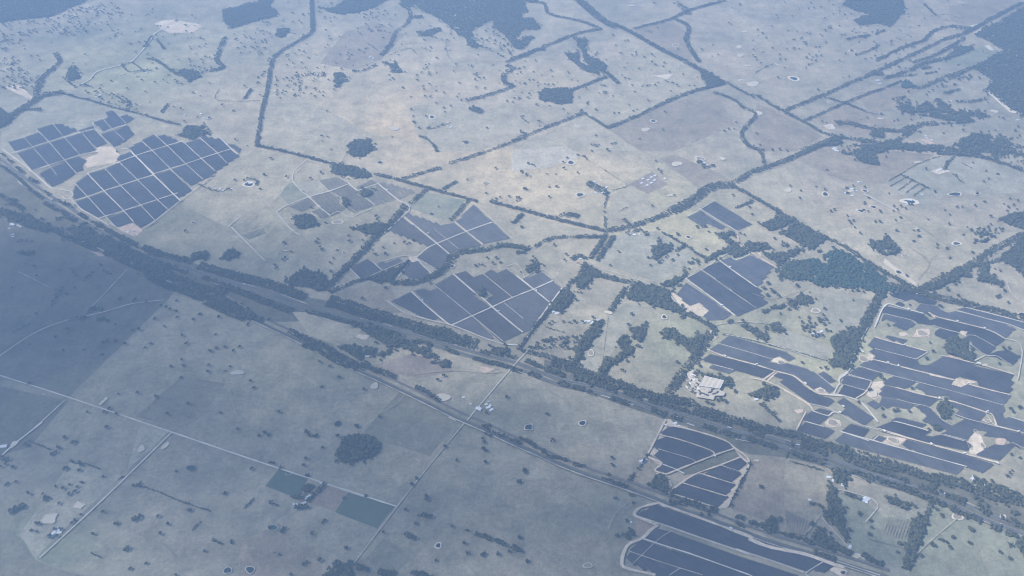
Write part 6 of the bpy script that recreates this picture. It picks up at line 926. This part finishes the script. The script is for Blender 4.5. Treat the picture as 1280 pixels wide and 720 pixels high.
# ---- vehicles
def wheel_mesh(r, w_):
    bm = bmesh.new(); bmesh.ops.create_cone(bm, cap_ends=True, segments=12, radius1=r, radius2=r, depth=w_, matrix=Matrix.Rotation(math.pi / 2, 4, 'X')); return bm_mesh('wheel', bm, TYRE)
WHT = wheel_mesh(.5, .35)
def truck(u, v, rz, label, box=WHITE):
    x, y = ground(u, v); z = layer(.002)
    t = tag(empty('truck', (x, y, z), rz), label, 'truck', 'vehicles on the highway')
    bm = bmesh.new(); bm_box(bm, -2.2, 0, 2.5, 13.2, 2.55, 2.7); bm_box(bm, -2.2, 0, 1.05, 13, 1.2, .25); link('trailer', bm_mesh('trailer', bm, box), t)
    bm = bmesh.new(); bm_box(bm, 6.3, 0, 1.9, 2.3, 2.4, 2.6); bm_box(bm, 7.7, 0, 1.3, .9, 2.2, 1.4); bm_box(bm, 5.6, 0, 3.4, 1.2, 2.2, .5); c = link('cab', bm_mesh('cab', bm, WHITE), t)
    bm = bmesh.new(); bm_box(bm, 7.47, 0, 2.5, .06, 2.0, .9); link('windscreen', bm_mesh('windscreen', bm, GLASS), c)
    for wx in (-7.6, -6.4, -5.2, 4.4, 5.6, 7.5):
        for s in (-1, 1): link('wheel', WHT, t, (wx, s * 1.1, .5))
def car(u, v, rz, label, mat=WHITE):
    x, y = ground(u, v)
    t = tag(empty('car', (x, y, layer(.002)), rz), label, 'car', 'vehicles on the highway')
    prof = [(-2.3, .5), (-2.3, 1.0), (-1.9, 1.15), (-1.4, 1.6), (.4, 1.62), (1.1, 1.1), (2.1, .95), (2.3, .5)]
    V = [(px, s * (.9 if pz < 1.2 else .75), pz) for s in (-1, 1) for px, pz in prof]; n = len(prof)
    F = [tuple(range(n)), tuple(range(2 * n - 1, n - 1, -1))] + [(i, i + n, (i + 1) % n + n, (i + 1) % n) for i in range(n)]
    b = link('body', mesh('body', V, F, mat), t)
    bm = bmesh.new(); bm_box(bm, -.4, 0, 1.38, 1.7, 1.66, .3); link('window', bm_mesh('window', bm, GLASS), b)
    for wx in (-1.4, 1.4):
        for s in (-1, 1):
            wo = link('wheel', WHT, t, (wx, s * .8, .34)); wo.scale = (.68, .6, .68)
def road_pos(i, t, off):
    (x0, y0), (x1, y1) = ground(*HWY[i]), ground(*HWY[i + 1]); L = math.hypot(x1 - x0, y1 - y0); dx, dy = (x1 - x0) / L, (y1 - y0) / L
    x, y = x0 + (x1 - x0) * t - dy * off, y0 + (y1 - y0) * t + dx * off
    return (*pix(x, y), math.atan2(dy, dx))
for (i, t, off), kind, lab in [((18, .9, 17), 'truck', 'white truck on the highway by the pale field left of the tree-lined house'), ((18, .75, -17), 'car', 'white car on the near carriageway just behind a truck'), ((23, .1, 16), 'truck', 'white truck on the highway above the lens-shaped thicket'), ((24, .3, -15), 'car', 'white car on the highway near the clay dam'),
                               ((16, .8, 17), 'truck', 'white truck on the highway beyond the sliced solar farm'), ((15, .6, -16), 'car', 'white car on the highway near the sawmill yard'), ((5, .4, 17), 'truck', 'white truck on the highway beside the long dark wood'), ((12, .3, 16), 'car', 'silver car on the highway where the gravel lane crosses'), ((21, .3, 16), 'car', 'white car on the highway below the striped panels')]:
    u, v, rz = road_pos(i, t, off)
    (truck if kind == 'truck' else car)(u, v, rz if off < 0 else rz + math.pi, lab)

# ------------------------------------------------------------------ clouds above the aircraft: their shade falls on the near paddocks
cm = bpy.data.materials.new('cloud'); cm.use_nodes = True; ct = cm.node_tree; ct.nodes.remove(ct.nodes['Principled BSDF'])
pv = ct.nodes.new('ShaderNodeVolumePrincipled'); pv.inputs['Color'].default_value = (1, 1, 1, 1); pv.inputs['Density'].default_value = .0008; pv.inputs['Anisotropy'].default_value = .6
ct.links.new(pv.outputs[0], ct.nodes['Material Output'].inputs['Volume'])
def cloud(cu, cv, ru, rv, thick, alt, label):
    """a lens of cumulus placed so that its shade falls round the ground point surveyed at (cu, cv)"""
    gx, gy = ground(cu, cv); k = alt / sd.z
    x, y = gx + sd.x * k, gy + sd.y * k
    rx = ru * mpp(cv); ry = abs(ground(cu, cv - rv)[1] - gy)
    bm = bmesh.new(); rings, seg = 26, 64; grid = []
    for sgn in (1, -1):
        for i in range(rings + 1):
            row = []
            for j in range(seg):
                a = 6.28318 * j / seg; r = i / rings
                n = mnoise.fractal(Vector((math.cos(a) * r * 2.2, math.sin(a) * r * 2.2, cu * .01)), 1.0, 2.0, 5)
                e = 1 + .16 * mnoise.noise(Vector((math.cos(a) * 1.6, math.sin(a) * 1.6, cu * .02 + 5)))
                z = thick * (1 - r * r) ** 1.7 * (1 + .55 * n) * (1 if sgn > 0 else -.3)
                row.append(bm.verts.new((math.cos(a) * r * rx * e, math.sin(a) * r * ry * e, z)))
            grid.append(row)
        G = grid[-rings - 1:]
        for i in range(rings):
            for j in range(seg):
                f = (G[i][j], G[i + 1][j], G[i + 1][(j + 1) % seg], G[i][(j + 1) % seg])
                bm.faces.new(f if sgn > 0 else f[::-1])
    bmesh.ops.remove_doubles(bm, verts=bm.verts, dist=.01)
    me = bpy.data.meshes.new('cloud'); bm.to_mesh(me); bm.free(); me.materials.append(cm)
    return tag(link('cloud', me, None, (x, y, alt)), label, 'cloud', None, 'stuff')
CLOUDS = [(60, 500, 800, 280, 1000, 4000), (620, 650, 640, 200, 950, 4000), (-140, 390, 420, 140, 900, 4000)]
for i, c in enumerate(CLOUDS): cloud(*c[:5], c[5] + 1500 * i, ('broad white cloud above the aircraft', 'long white cloud above the aircraft, nearer the camera', 'small white cloud above the leftmost wood')[i])

# ------------------------------------------------------------------ haze
hm = bpy.data.materials.new('haze'); hm.use_nodes = True; ht = hm.node_tree; ht.nodes.remove(ht.nodes['Principled BSDF'])
hv = ht.nodes.new('ShaderNodeVolumePrincipled'); hv.inputs['Color'].default_value = (*HAZE_COLOR, 1); hv.inputs['Density'].default_value = HAZE_DENSITY; hv.inputs['Anisotropy'].default_value = 0.2
ht.links.new(hv.outputs[0], ht.nodes['Material Output'].inputs['Volume'])
X, Y0, Y1, zt = 60000, -55000, 65000, CAM_H + 60
V = [(x, y, z) for z in (-1.5, zt) for x, y in ((-X, Y0), (X, Y0), (X, Y1), (-X, Y1))]
hz = link('haze', mesh('haze', V, [(3, 2, 1, 0), (4, 5, 6, 7), (0, 1, 5, 4), (1, 2, 6, 5), (2, 3, 7, 6), (3, 0, 4, 7)], hm))
hz['kind'] = 'stuff'
finish_labels()
